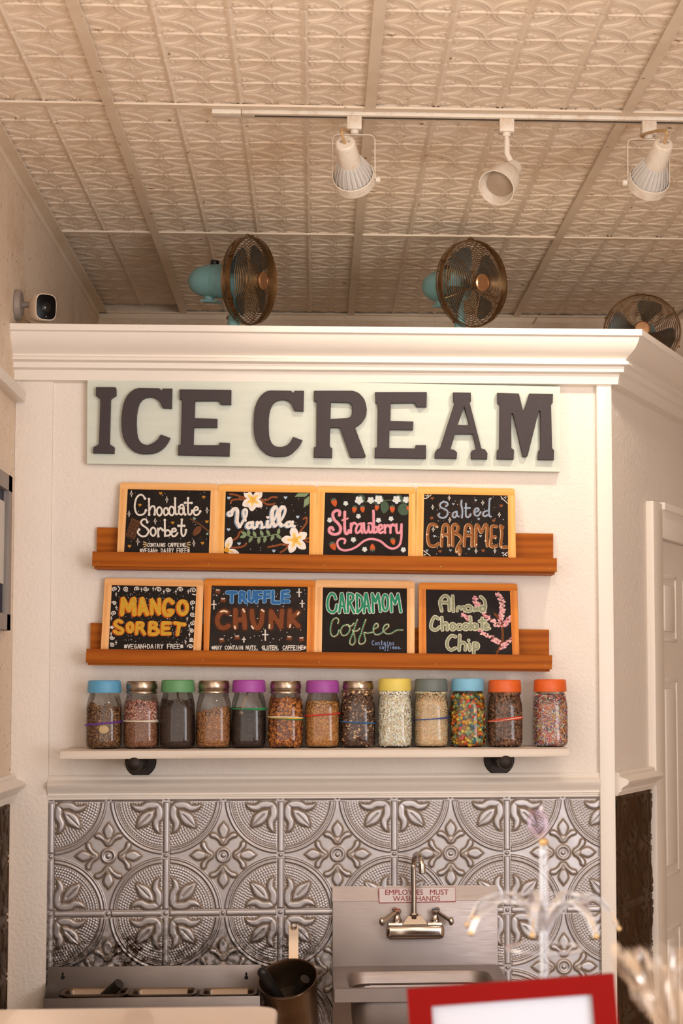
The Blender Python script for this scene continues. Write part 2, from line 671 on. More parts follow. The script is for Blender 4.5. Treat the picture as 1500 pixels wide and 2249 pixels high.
def tin_height(U, V):
    """U,V in cells (cell = 1, centre of a medallion at integers); metres of relief and grime along edges"""
    u = (U - np.round(U)) * 2
    v = (V - np.round(V)) * 2
    a, c = np.abs(u), np.abs(v)
    p, q = np.maximum(a, c), np.minimum(a, c)
    h = np.zeros_like(p)
    r = np.hypot(1 - p, 1 - q)
    # double-ridged quarter hoops
    band = np.clip(np.minimum(r - .865, .985 - r) / .012, 0, 1) * (p < .925)
    ridge = np.maximum(np.exp(-((r - .895) / .020) ** 2), np.exp(-((r - .955) / .022) ** 2))
    h = np.maximum(h, band * (.0016 + .0032 * ridge))
    # hobnails in rows round the corner
    hob = (r < .845) & (p < .93)
    k = np.floor(r / .046)
    cnt = np.maximum(1, np.round(k * .046 * PI / 2 / .047))
    th = np.arctan2(1 - c, 1 - a) / (PI / 2) * cnt + .5 * (k % 2)
    du = (r / .046 - k - .5) * 2
    dv = (th - np.floor(th) - .5) * 2
    dots = np.maximum(0, 1 - du * du - dv * dv)
    h = np.where(hob, np.maximum(h, .0021 * np.sqrt(dots)), h)
    # fleurs, tulips, medallion
    ds = [(sdf(p, q, P_CURL), .042, .0062), (sdf(p, q, P_BUD), .05, .0058), (sdf(p, q, P_SIDE), .055, .0072), (sdf(p, q, P_MID), .06, .0075)]
    vein = np.exp(-((p - q) / .016) ** 2) * .0028 * (ds[3][0] > 0) * (p < .72)
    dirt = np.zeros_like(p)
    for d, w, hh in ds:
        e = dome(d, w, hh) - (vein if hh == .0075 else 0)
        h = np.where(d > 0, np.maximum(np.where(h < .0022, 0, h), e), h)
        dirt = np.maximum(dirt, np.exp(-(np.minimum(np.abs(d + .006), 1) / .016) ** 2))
    rc = np.hypot(p, q)
    h = np.maximum(h, .0040 * np.exp(-((rc - .105) / .026) ** 2))
    h = np.maximum(h, .0045 * np.sqrt(np.maximum(0, 1 - (rc / .045) ** 2)))
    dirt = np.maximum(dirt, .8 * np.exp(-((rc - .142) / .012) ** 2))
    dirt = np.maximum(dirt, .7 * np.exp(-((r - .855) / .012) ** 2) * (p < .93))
    # border rods with beads
    e1 = np.clip((p - .945) / .012, 0, 1)
    gap = np.clip((np.abs(q) - .055) / .012, 0, 1) * np.clip((.93 - q) / .012, 0, 1)
    rod = .0044 * np.sqrt(np.maximum(0, 1 - ((1 - p) / .052) ** 2)) * gap
    bead = .0046 * np.sqrt(np.maximum(0, 1 - (np.hypot(1 - p, q) / .034) ** 2))
    knob = .0046 * np.sqrt(np.maximum(0, 1 - (np.hypot(1 - p, 1 - q) / .034) ** 2))
    h = np.where(p > .94, np.maximum(np.maximum(rod, bead), knob), h)
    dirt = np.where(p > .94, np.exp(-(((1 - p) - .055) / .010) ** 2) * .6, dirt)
    return h * .8, dirt

def tinmat(name, c_metal, c_dirt, rough, grime):
    m, nt, b = newmat(name)
    at_ = N(nt, 'ShaderNodeAttribute', attribute_name='grime')
    v = coords(nt)
    n = N(nt, 'ShaderNodeTexNoise', Scale=14, Detail=8, Roughness=.7)
    L(nt, v, n.inputs['Vector'])
    n2 = N(nt, 'ShaderNodeTexNoise', Scale=70, Detail=6, Roughness=.7)
    L(nt, v, n2.inputs['Vector'])
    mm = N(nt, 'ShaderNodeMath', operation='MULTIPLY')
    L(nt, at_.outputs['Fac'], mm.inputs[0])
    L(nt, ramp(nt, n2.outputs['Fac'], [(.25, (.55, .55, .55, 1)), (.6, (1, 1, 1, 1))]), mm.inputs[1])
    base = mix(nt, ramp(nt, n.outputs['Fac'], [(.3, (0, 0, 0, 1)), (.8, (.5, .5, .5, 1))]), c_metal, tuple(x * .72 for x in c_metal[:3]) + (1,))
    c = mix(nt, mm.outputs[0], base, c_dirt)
    # splashed, rusty patch low down (object space, stays on the sheet)
    at2 = N(nt, 'ShaderNodeAttribute', attribute_name='splash')
    ms = N(nt, 'ShaderNodeMath', operation='MULTIPLY')
    L(nt, at2.outputs['Fac'], ms.inputs[0])
    L(nt, ramp(nt, n2.outputs['Fac'], [(.42, (0, 0, 0, 1)), (.56, (1, 1, 1, 1))]), ms.inputs[1])
    c = mix(nt, ms.outputs[0], c, C(58, 44, 32))
    L(nt, c, b.inputs['Base Color'])
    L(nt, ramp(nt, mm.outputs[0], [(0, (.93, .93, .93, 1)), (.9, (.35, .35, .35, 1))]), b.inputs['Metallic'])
    L(nt, ramp(nt, n.outputs['Fac'], [(.3, (rough,) * 3 + (1,)), (.8, (rough + .16,) * 3 + (1,))]), b.inputs['Roughness'])
    return m

m_tin = tinmat('embossed_tin', C(190, 185, 186), C(128, 104, 74), .41, 0)
m_tin_shaded = tinmat('shaded_side_tin', C(92, 70, 48), C(40, 28, 18), .42, 0)  # same tin on side walls, darkened in colour for the dim room reflected there

def tin_panel(name, m, a0, a1, z0, z1, cell, uc, vc, step, place, splash=None):
    na, nz = int((a1 - a0) / step) + 1, int((z1 - z0) / step) + 1
    A, Z = np.meshgrid(np.linspace(a0, a1, na), np.linspace(z0, z1, nz))
    h, dirt = tin_height((A - uc) / cell, (Z - vc) / cell)
    P = place(A, Z, h)
    me = grid_mesh(name, P)
    t = me.attributes.new('grime', 'FLOAT', 'POINT')
    t.data.foreach_set('value', dirt.reshape(-1).astype(np.float32))
    s = me.attributes.new('splash', 'FLOAT', 'POINT')
    sv = splash(A, Z) if splash else np.zeros_like(A)
    s.data.foreach_set('value', np.clip(sv, 0, 1).reshape(-1).astype(np.float32))
    me.materials.append(m)
    o = bpy.data.objects.new(name, me)
    COL.objects.link(o)
    return o

YT = -.004
x238, x990 = at(238, 1877, YT)[0], at(990, 1873, YT)[0]
CELL = (x990 - x238) / 3
VC = at(620, 1877, YT)[2]
za1 = at(700, 1753, YT)[2]
xs_a, xs_b = at(118, 2080, YT)[0], at(760, 2080, YT)[0]
def splash(A, Z):
    zz = at(400, 2035, YT)[2]
    g = np.clip((zz + .03 - Z) / .08, 0, 1) * np.clip((xs_b - A) / .1, 0, 1)
    l = np.exp(-((A - xp0) / .012) ** 2) * .9 * np.clip((za1 - .12 - Z) / .25, 0, 1)
    sp = np.clip(np.exp(-((A - at(285, 2090, 0)[0]) / .06) ** 2) * np.clip((zz - Z) / .05, 0, 1) * 1.6, 0, 1)
    return np.maximum(np.maximum(g * .8, l), sp)
tp = tin_panel('wall_back_tin_panelling', m_tin, xp0, xp1, .6, za1, CELL, x238, VC, .00125,
               lambda A, Z, h: np.stack([A, YT - h, Z], -1), splash)
tp['kind'] = 'structure'
zb1 = zr - hr + .004
srib = rs(1356, 1880)
tp2 = tin_panel('wall_right_tin_panelling', m_tin_shaded, .004, s_case, .6, zb1, CELL, srib + CELL * .5, VC - .005, .0022,
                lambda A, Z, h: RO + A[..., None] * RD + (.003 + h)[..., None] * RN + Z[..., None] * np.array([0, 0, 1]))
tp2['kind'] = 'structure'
tp3 = tin_panel('wall_left_tin_panelling', m_tin_shaded, -1.6, -.05, .6, atx(10, 1766, XL)[2], CELL, .1, VC, .0026,
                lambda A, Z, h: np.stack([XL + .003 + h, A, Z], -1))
tp3['kind'] = 'structure'

# --- ceiling: stamped panels in a flat white grid ---------------------------
TW = .61
CC = TW / 4
def line(d, w, h):
    return h * np.sqrt(np.maximum(0, 1 - (d / w) ** 2))

def ceil_height(U, V):
    u = (U - np.floor(U) - .5) * 2
    v = (V - np.floor(V) - .5) * 2
    a, c = np.abs(u), np.abs(v)
    h = np.zeros_like(a)
    r = np.hypot(1 - a, 1 - c)
    h = np.maximum(h, line(r - .97, .030, .0036))
    h = np.maximum(h, line(r - .86, .030, .0034))
    # scrolls
    for (x, y, rr) in ((.78, .70, .075), (.62, .80, .07), (.80, .84, .06)):
        h = np.maximum(h, line(np.hypot(a - x, c - y) - rr, .026, .0030))
    rc = np.hypot(a, c)
    pe = np.hypot((np.maximum(a, c) - .13) / 1.9, np.minimum(a, c))
    h = np.maximum(h, line(pe - .055, .022, .0018))
    h = np.maximum(h, line(rc, .04, .0018))
    # thin cross rib, bold long rib with beads
    h = np.maximum(h, line(1 - c, .05, .0040))
    rib = np.maximum(line(1 - a, .038, .0064), .0026 * (a > .895))
    gap = np.clip((1 - c - .05) / .02, 0, 1)
    bead = line(np.hypot(1 - a, (1 - c)), .05, .0065)
    h = np.where(a > .895, np.maximum(rib * gap, bead), h)
    return h

XR = [at(341, 506, 0)[0] * 0 + atz(341, 506, ZC)[0], atz(787, 511, ZC)[0]]
TW = XR[1] - XR[0]
CC = TW / 4
YTEE = atz(787, 511, ZC)[1]
_tiles = {}
def ceil_tile(x0, x1, y0, y1, dz=0, tx=0, ty=0, parent=None):
    key = (round(x1 - x0, 3), round(y1 - y0, 3))
    g = .0015
    w, l = x1 - x0 - 2 * g, y1 - y0 - 2 * g
    if key not in _tiles:
        st = .0026
        X, Y = np.meshgrid(np.linspace(-w / 2, w / 2, int(w / st)), np.linspace(-l / 2, l / 2, int(l / st)))
        # phase from the uncut corner: long ribs at quarter points from x1, cross ribs from y0
        h = ceil_height((X + w / 2 - (w + 2 * g)) / CC, (Y + l / 2 + g) / CC)
        me = grid_mesh('ceiling_panel', np.stack([X, Y, -h], -1), True)
        me.materials.append(m_ceil)
        _tiles[key] = me
    o = bpy.data.objects.new('ceiling_panel', _tiles[key])
    COL.objects.link(o)
    o.parent = parent
    o.location = ((x0 + x1) / 2, (y0 + y1) / 2, ZC - .001 + dz - parent.location[2])
    o.rotation_euler = (tx, ty, 0)
    return o
ce = bpy.data.objects.new('ceiling', None)
COL.objects.link(ce)
ce.location = (0, 0, ZC)
ce['kind'] = 'structure'
xs = [XL + .002, XR[0], XR[1], XR[1] + TW, XR[1] + 2 * TW, XR[1] + 3 * TW]
ys = [YTEE - 4 * TW, YTEE - 2 * TW, YTEE, YB - .02]
trnd = random.Random(3)
for i in range(len(xs) - 1):
    for j in range(len(ys) - 1):
        ceil_tile(xs[i], xs[i + 1], ys[j], ys[j + 1], (.022 if (i, j) == (0, 2) else trnd.uniform(0, .002)), trnd.uniform(-.0012, .0012), trnd.uniform(-.002, .002), ce)
b = MB()
for x in xs[1:]:
    b.box(x - .0125, x + .0125, -5.0, YB - .001, ZC - .0115, ZC - .006)
for y in ys[:-1]:
    b.box(XL + .001, xs[-1], y - .011, y + .011, ZC - .0110, ZC - .006)
b.box(XL, XL + .034, -1.6, YB - .001, ZC - .012, ZC - .006)
b.box(XL, XL + .004, -1.6, YB - .001, ZC - .032, ZC - .003)
b.box(XL, xs[-1], YB - .022, YB - .001, ZC - .012, ZC - .007)
b.box(XL, xs[-1], YB - .004, YB - .001, ZC - .03, ZC - .003)
b.build('ceiling_grid', m_grid, ce)
b = MB()
b.box(XL - .1, 3.2, -5.0, YB + .12, ZC + .10, ZC + .14)
b.build('plenum_blocker', m_dark, ce)  # added dark sheet keeps world light out of the panel gaps
b = MB()
b.box(XL - .02, 3.2, -5.0, ys[0] - .01, ZC, ZC + .02)
b.build('ceiling_board', m_ceil, ce)
# ------------------------------------------------------------------ the big sign
m_mint = M('pale_mint_paint', C(212, 218, 206), .55, var=.05, vscale=9, stretch=(1, 6, 6))
m_char = M('charcoal_brown_paint', C(62, 52, 54), .5, var=.08, vscale=60, spec=.3)
YS = -.030
sg = thing('sign_board', 'pale mint painted board with raised charcoal letters reading ICE CREAM, below the crown moulding', 'sign', at(711, 1030, -.01))
b = MB()
bm_ = [(192, 828), (1230, 849), (1230, 1036), (191, 1018)]
pxprism(b, bm_, YS, .028)
b.build('board', m_mint, sg)
def q7(s): return [(180 + x / 2.7778, 820 + y / 2.7778) for x, y in pts(s)]
def q8(s): return [(700 + x / 2.7778, 820 + y / 2.7778) for x, y in pts(s)]
LET = [
 [q7('85,83 204,84 208,90 209,133 180,152 175,160 168,425 172,433 198,450 196,488 67,486 69,450 98,435 103,428 112,160 108,152 84,135')],
 [q7('345,88 470,90 478,97 487,103 492,92 550,92 547,213 492,210 482,190 475,175 462,160 445,150 425,145 405,145 385,150 365,162 350,182 340,215 333,260 332,310 335,360 340,388 350,410 362,423 375,431 390,435 405,435 424,428 440,420 455,408 465,398 480,372 538,393 525,420 511,440 495,457 475,472 455,482 428,489 400,491 372,491 345,487 320,478 300,463 280,443 262,417 250,387 243,350 240,310 241,270 245,228 252,190 262,160 275,135 290,118 310,102 325,94')],
 [q7('595,97 911,100 910,190 850,190 843,184 838,167 690,168 687,272 826,277 825,330 683,330 680,437 836,438 838,421 902,424 900,505 586,498 587,436 602,433 610,160 596,157')],
 [q7('1150,103 1275,105 1282,112 1290,118 1297,105 1355,105 1352,230 1297,228 1288,207 1280,188 1268,174 1250,165 1232,161 1213,162 1195,165 1175,175 1160,192 1150,215 1144,240 1140,270 1139,320 1141,370 1146,398 1155,420 1166,434 1180,443 1196,447 1213,448 1231,445 1250,438 1262,428 1273,415 1288,386 1345,407 1332,433 1318,452 1300,470 1282,487 1260,500 1235,507 1205,508 1176,508 1150,503 1128,494 1108,478 1088,460 1070,433 1058,404 1050,370 1047,328 1048,285 1050,245 1056,205 1066,175 1080,150 1093,133 1110,118 1128,108')],
 [q8('-29,105 205,105 228,111 247,121 266,140 280,160 289,188 294,220 291,244 285,265 274,285 260,302 242,317 222,330 287,503 285,510 275,513 198,514 192,508 130,332 70,330 68,440 73,450 83,457 82,514 -30,512 -29,450 -15,446 -12,172 -28,168'),
  q8('75,175 180,178 193,182 202,195 203,222 200,250 193,263 178,271 72,278')],
 [q8('344,113 660,113 658,205 602,205 594,198 588,180 440,182 437,290 578,293 575,345 432,343 430,455 588,457 592,437 655,437 654,520 341,515 343,453 357,450 360,185 346,178')],
 [q8('820,115 928,117 930,168 922,180 992,455 999,460 1014,462 1030,486 1028,523 930,522 929,480 936,470 955,464 960,458 940,370 832,370 806,458 810,463 828,466 845,482 842,520 708,517 710,482 722,462 735,458 742,450 828,182 821,170'),
  q8('888,202 918,316 848,314')],
 [q8('1090,118 1222,122 1248,228 1255,228 1285,122 1430,124 1428,180 1418,192 1425,455 1437,470 1435,528 1337,526 1340,475 1352,460 1352,232 1347,226 1342,235 1275,503 1265,510 1245,508 1186,250 1180,243 1175,252 1176,455 1192,467 1190,525 1087,522 1089,470 1102,458 1105,190 1091,180')],
]
YL = YS - .017
for loops in LET:
    lp = []
    for l in loops:
        w = [at(x, y, YL) for x, y in l]
        lp.append([(q[0], q[2]) for q in w])
    if len(lp) > 1:
        lp[1] = lp[1][::-1]
    me = outline_mesh(lp, .016, .0015)
    me.transform(Matrix.Rotation(PI / 2, 4, 'X'))
    me.transform(Matrix.Translation((0, YS - .0085, 0)))
    o = origin_of(sg)
    me.transform(Matrix.Translation((-o[0], -o[1], -o[2])))
    lo = link('letter', me, m_char, sg, smooth=30)

# ------------------------------------------------------------------ picture ledges
def woodset(nm, c1, c2, c3, rough=.42):
    return wood(nm + '_long', c1, c2, c3, 'x', rough, spec=.12), wood(nm + '_upright', c1, c2, c3, 'z', rough)
LEDGE_Z = []
m_stain, _ = woodset('stained_pine', C(132, 62, 6), C(162, 84, 12), C(180, 102, 26), .5)
YLIP = -.088
def ledge(lip, back, label):
    r = thing('picture_ledge', label, 'ledge', at(711, lip[2][1], -.04), 'stained picture ledges')
    b = MB(); pxprism(b, lip, YLIP, .016)
    b.build('front_lip', m_stain, r, smooth=None)
    zb = (at(*lip[2], YLIP)[2], at(*lip[3], YLIP)[2])
    x0, x1 = at(*lip[3], YLIP)[0] + .004, at(*lip[2], YLIP)[0] - .004
    b = MB()
    b.prism([(x0, YLIP + .014, zb[1] - .006), (x1, YLIP + .014, zb[0] - .006), (x1, YLIP + .014, zb[0] + .010), (x0, YLIP + .014, zb[1] + .010)], (0, .072, 0))
    LEDGE_Z.append((x0, zb[1] + .010, x1, zb[0] + .010))
    b.build('base_board', m_stain, r, smooth=None)
    b = MB(); pxprism(b, back, -.018, .017)
    b.build('back_board', m_stain, r, smooth=None)
    for t in (.012, .25, .5, .75, .985):
        x = lip[0][0] + (lip[1][0] - lip[0][0]) * t
        y = lip[3][1] + (lip[2][1] - lip[3][1]) * t - 8
        MB().lathe([(.0018, 0), (.0018, .0006)], 8, at(x, y, YLIP), (0, -1, 0)).build('screw_head', m_steel_s, r)
    return r
m_steel_s = M('small_steel', C(140, 104, 70), .4, 1)
ledge([(203, 1211), (1223, 1226), (1223, 1256), (202, 1243)], [(213, 1158), (1215, 1172), (1215, 1240), (212, 1226)],
      'upper stained wooden picture ledge holding the chocolate sorbet board')
ledge([(190, 1425), (1213, 1439), (1212, 1470), (188, 1455)], [(199, 1368), (1206, 1383), (1206, 1450), (198, 1440)],
      'lower stained wooden picture ledge holding the mango sorbet board')

# ------------------------------------------------------------------ chalkboards
class Board:
    def __init__(s, off, outer, inner, ytop, ybot, frame, label, slate=(38, 31, 28)):
        s.off = off
        lo = [s.px(p) for p in outer]
        zt, zb = at(*lo[0], ytop)[2], at(*lo[3], ybot)[2]
        s.o = np.array([0, ybot, zb])
        s.up = nrm([0, ytop - ybot, zt - zb])
        s.n = np.array([0, -s.up[2], s.up[1]])
        s.lay = 0
        ext = lambda p, q, k: tuple(np.array(q) + (np.array(q) - np.array(p)) * k)
        def down(p, q):
            a, c = s.w(p), s.w(q)
            zf = LEDGE_Z[0 if outer[0][1] + off[1] * 6.25 < 1240 * 6.25 else 1]
            zt_ = zf[1] + (zf[3] - zf[1]) * (c[0] - zf[0]) / (zf[2] - zf[0]) + .0022
            return ext(p, q, (c[2] - zt_) / (a[2] - c[2]))
        oB = [outer[0], outer[1], down(outer[1], outer[2]), down(outer[0], outer[3])]
        ext2 = .06
        iB = [inner[0], inner[1], ext(inner[1], inner[2], ext2), ext(inner[0], inner[3], ext2)]
        bc = s.w(((oB[2][0] + oB[3][0]) / 2, (oB[2][1] + oB[3][1]) / 2))
        s.root = thing('chalkboard', label, 'chalkboard', bc, 'framed chalkboards on the picture ledges')
        s.ch = (abs(outer[1][0] - outer[0][0])) * .0
        mh, mv = frame
        th = -s.n * .012
        R = 26
        def lerp(a, c, t): return (a[0] + (c[0] - a[0]) * t, a[1] + (c[1] - a[1]) * t)
        tl, tr, br, bl = oB
        itl, itr, ibr, ibl = iB
        W3 = lambda ps, d=0: [s.w(p, d) for p in ps]
        def arc(c, a, b2, k=5):   # rounded corner between a and b2 about control c
            return [((1 - t) ** 2 * a[0] + 2 * t * (1 - t) * c[0] + t * t * b2[0], (1 - t) ** 2 * a[1] + 2 * t * (1 - t) * c[1] + t * t * b2[1]) for t in [i / k for i in range(k + 1)]]
        wtop = math.dist(tl, tr); hs = math.dist(tl, bl)
        rr = 42
        yl = lerp(tl, bl, (itl[1] - tl[1]) / (bl[1] - tl[1]))
        yr = lerp(tr, br, (itr[1] - tr[1]) / (br[1] - tr[1]))
        top = arc(tl, lerp(tl, bl, rr / hs), lerp(tl, tr, rr / wtop)) + arc(tr, lerp(tr, tl, rr / wtop), lerp(tr, br, rr / hs)) + [yr, itr, itl, yl]
        b = MB().prism(W3(top), th); b.build('rail', mh, s.root, smooth=25)
        b = MB().prism(W3([lerp(ibl, ibr, 0), lerp(ibl, ibr, 1), br, bl]), th); b.build('rail', mh, s.root, smooth=None)
        b = MB().prism(W3([yl, itl, ibl, bl]), th); b.build('stile', mv, s.root, smooth=None)
        b = MB().prism(W3([itr, yr, br, ibr]), th); b.build('stile', mv, s.root, smooth=None)
        m_sl = M('slate_black', C(*slate), .75, var=.25, vscale=22, spec=.15)
        b = MB().prism(W3([itl, itr, ibr, ibl], -.003), -s.n * .004); b.build('slate', m_sl, s.root, smooth=None)
        s.clip = iB
        s.ops = []
    def px(s, p):
        return (s.off[0] + p[0] / 6.25, s.off[1] + p[1] / 6.25)
    def w(s, p, d=0):
        q = s.px(p)
        return atp(q[0], q[1], s.o, s.n) + s.n * d
    def op(s, lay, part, rgb, kind, data):
        s.ops.append((lay, len(s.ops), part, rgb, kind, data))
    def poly(s, P, rgb, lay, part='painted_decoration'):
        s.op(lay, part, rgb, 'poly', np.array([tuple(p) for p in P], float))
    def disc(s, x, y, r, rgb, lay, part='painted_decoration', n=8):
        s.op(lay, part, rgb, 'seg', (x, y, x, y, r, r))
    def stroke(s, P, w, rgb, lay, part='lettering', smooth=True, closed=False, k=4, w2=None):
        P = pts(P) if isinstance(P, str) else P
        if smooth:
            P = crom(P, closed, k)
        P = [np.array(p, float) for p in P]
        if closed:
            P.append(P[0])
        n = len(P)
        ws = [w + ((w2 if w2 is not None else w) - w) * i / max(1, n - 1) for i in range(n)]
        for i in range(n - 1):
            s.op(lay, part, rgb, 'seg', (P[i][0], P[i][1], P[i + 1][0], P[i + 1][1], ws[i] / 2, ws[i + 1] / 2))
    def letters(s, strokes, layers, smooth=True, part='lettering', dx=0, dy=0):
        """strokes: '|' separated; layers: [(width, rgb, lay, dx, dy)]"""
        for w, rgb, lay, ox, oy in layers:
            for st in strokes.split('|'):
                st = st.strip()
                sc = 1.0
                cl = False
                if st.startswith('O'):      # ellipse: O cx,cy,rx,ry
                    cx, cy, rx, ry = [float(v) for v in st[1:].split(',')]
                    P = [(cx + rx * math.cos(a), cy + ry * math.sin(a)) for a in np.arange(20) * PI / 10]
                    s.stroke([(x + ox + dx, y + oy + dy) for x, y in P], w, rgb, lay, part, False, True)
                    continue
                sharp = st.startswith('#')
                if sharp: st = st[1:]
                if st.startswith('*'):
                    f, st = st[1:].split(' ', 1)
                    sc = float(f)
                P = [(x + ox + dx, y + oy + dy) for x, y in pts(st)]
                s.stroke(P, w * sc, rgb, lay, part, smooth and not sharp)
    def heart(s, x, y, r, rgb, lay=2, rot=0, part='painted_decoration'):
        P = []
        for i in range(16):
            t = 2 * PI * i / 16
            u = .062 * 16 * math.sin(t) ** 3
            v = -.062 * (13 * math.cos(t) - 5 * math.cos(2 * t) - 2 * math.cos(3 * t) - math.cos(4 * t))
            P.append((x + r * (u * math.cos(rot) - v * math.sin(rot)), y + r * (u * math.sin(rot) + v * math.cos(rot))))
        s.poly(P, rgb, lay, part)
    def star(s, x, y, w, h, rgb, lay=2, fill=False):
        P = [(x, y - h), (x + w * .28, y - h * .22), (x + w, y), (x + w * .28, y + h * .22), (x, y + h), (x - w * .28, y + h * .22), (x - w, y), (x - w * .28, y - h * .22)]
        if fill:
            s.poly(P, rgb, lay)
        else:
            s.stroke(P, 6, rgb, lay, 'painted_decoration', False, True)
    def dots(s, n, rgb, seed, r=(3, 6), box=None, lay=1):
        rr = random.Random(seed)
        itl, itr, ibr, ibl = s.clip
        x0, x1 = max(itl[0], ibl[0]) + 15, min(itr[0], ibr[0]) - 15
        y0, y1 = max(itl[1], itr[1]) + 15, 1000
        if box: x0, x1, y0, y1 = box
        for _ in range(n):
            s.disc(rr.uniform(x0, x1), rr.uniform(y0, y1), rr.uniform(*r), rgb, lay, n=6)
    def small(s, txt, x0, x1, y0, y1, w, rgb, lay=3, slope=0):
        n = len(txt)
        cw = (x1 - x0) / n
        for i, ch in enumerate(txt):
            if ch in FONT:
                for st in FONT[ch].split('|'):
                    P = [(x0 + cw * (i + .10 + .72 * u), y0 + (y1 - y0) * v + slope * i) for u, v in pts(st)]
                    s.stroke(P, w, rgb, lay, 'lettering', False)
    def done(s):
        """lay the brush marks over one another and keep what shows as flat paint on the slate"""
        ST = 2.0
        q = np.array(s.clip)
        x0, x1, y0, y1 = q[:, 0].min(), q[:, 0].max(), q[:, 1].min(), q[:, 1].max()
        nx, ny = int((x1 - x0) / ST), int((y1 - y0) / ST)
        gx = x0 + (np.arange(nx) + .5) * ST
        gy = y0 + (np.arange(ny) + .5) * ST
        ids = np.full((ny, nx), -1, np.int32)
        pal = {}
        def inside(P, X, Y):
            m = np.zeros(X.shape, bool)
            for k in range(len(P)):
                (ax, ay), (bx, by) = P[k], P[(k + 1) % len(P)]
                if ay == by: continue
                m ^= ((ay <= Y) != (by <= Y)) & (X < ax + (Y - ay) * (bx - ax) / (by - ay))
            return m
        for lay, _, part, rgb, kind, d in sorted(s.ops, key=lambda o: (o[0], o[1])):
            i = pal.setdefault((part, rgb), len(pal))
            if kind == 'seg':
                ax, ay, bx, by, ra, rb = d
                r = max(ra, rb)
                lo, hi = (min(ax, bx) - r, min(ay, by) - r), (max(ax, bx) + r, max(ay, by) + r)
            else:
                lo, hi = d.min(0), d.max(0)
            c0, c1 = max(0, int((lo[0] - x0) / ST)), min(nx, int((hi[0] - x0) / ST) + 2)
            r0, r1 = max(0, int((lo[1] - y0) / ST)), min(ny, int((hi[1] - y0) / ST) + 2)
            if c1 <= c0 or r1 <= r0: continue
            X, Y = np.meshgrid(gx[c0:c1], gy[r0:r1])
            if kind == 'seg':
                ex, ey = bx - ax, by - ay
                t = np.clip(((X - ax) * ex + (Y - ay) * ey) / (ex * ex + ey * ey + 1e-9), 0, 1)
                m = (X - ax - t * ex) ** 2 + (Y - ay - t * ey) ** 2 <= (ra + (rb - ra) * t) ** 2
            else:
                m = inside(d, X, Y)
            ids[r0:r1, c0:c1][m] = i
        X, Y = np.meshgrid(gx, gy)
        ids[~inside(q, X, Y)] = -1
        quads = {i: [] for i in pal.values()}
        live = {}
        for r in range(ny + 1):
            runs = set()
            if r < ny:
                row = ids[r]
                cut = np.flatnonzero(np.diff(row)) + 1
                b_ = np.concatenate([[0], cut, [nx]])
                for a, c in zip(b_[:-1], b_[1:]):
                    if row[a] >= 0: runs.add((int(a), int(c), int(row[a])))
            for k in list(live):
                if k not in runs:
                    quads[k[2]].append((k[0], k[1], live.pop(k), r))
            for k in runs:
                live.setdefault(k, r)
        A, Bx, By = s.w((x0, y0), -.0026), s.w((x1, y0), -.0026), s.w((x0, y1), -.0026)
        du, dv = (Bx - A) / (x1 - x0), (By - A) / (y1 - y0)
        for part in sorted({k[0] for k in pal}):
            b = MB(); cols = []
            V, Fs, m = [], [], []
            for (pt, rgb), i in pal.items():
                if pt != part or not quads[i]: continue
                cols.append(rgb)
                for c0, c1, r0, r1 in quads[i]:
                    k = len(V)
                    for cx, cy in ((c0, r1), (c1, r1), (c1, r0), (c0, r0)):
                        V.append(A + du * (cx * ST) + dv * (cy * ST))
                    Fs.append([k, k + 1, k + 2, k + 3]); m.append(len(cols) - 1)
            if V:
                b.v, b.f, b.m, b.n = [np.array(V)], Fs, m, len(V)
                b.build(part, [paint(c) for c in cols], s.root, smooth=None)

FONT = {'A': '0,1 .5,0 1,1|.2,.65 .8,.65', 'B': '0,1 0,0 .6,.02 .85,.22 .6,.45 0,.48|.6,.45 .95,.7 .7,1 0,1', 'C': '1,.15 .6,0 .15,.2 0,.5 .15,.85 .6,1 1,.85',
        'D': '0,0 0,1 .6,.92 1,.5 .6,.06 0,0', 'E': '1,0 0,0 0,1 1,1|0,.5 .8,.5', 'F': '1,0 0,0 0,1|0,.5 .8,.5', 'G': '1,.15 .5,0 0,.5 .5,1 1,.85 1,.55 .6,.55',
        'I': '.5,0 .5,1', 'L': '0,0 0,1 1,1', 'M': '0,1 .1,0 .5,.7 .9,0 1,1', 'N': '0,1 0,0 1,1 1,0', 'O': '.5,0 .1,.2 0,.5 .1,.8 .5,1 .9,.8 1,.5 .9,.2 .5,0',
        'R': '0,1 0,0 .8,.1 .8,.4 0,.5|.4,.5 1,1', 'S': '1,.1 .4,0 0,.25 .9,.7 .6,1 0,.9', 'T': '0,0 1,0|.5,0 .5,1', 'U': '0,0 .05,.8 .5,1 .95,.8 1,0',
        'V': '0,0 .5,1 1,0', 'Y': '0,0 .5,.5 1,0|.5,.5 .4,1', '+': '0,.5 1,.5|.5,.15 .5,.85', '*': '0,.2 1,.8|1,.2 0,.8|0,.5 1,.5|.5,.1 .5,.9', ',': '.3,.9 .2,1.2',
        'c': '.9,.5 .5,.4 .1,.7 .5,1 .9,.9', 'o': '.5,.4 .1,.7 .5,1 .9,.7 .5,.4', 'n': '.1,1 .1,.4|.1,.6 .5,.4 .9,.55 .9,1', 't': '.5,0 .5,1 .9,.9|.1,.4 .9,.35',
        'a': '.9,.45 .4,.4 .1,.75 .4,1 .9,.6|.9,.4 .95,1', 'i': '.5,.4 .5,1|.5,.15 .5,.2', 's': '.9,.4 .3,.45 .3,.65 .8,.8 .6,1 .1,.95', 'f': '.9,.1 .5,.05 .4,.5 .4,1.5 .1,1.3|.1,.5 .8,.5',
        'e': '.1,.7 .9,.65 .6,.4 .2,.5 .1,.8 .5,1 .95,.9'}

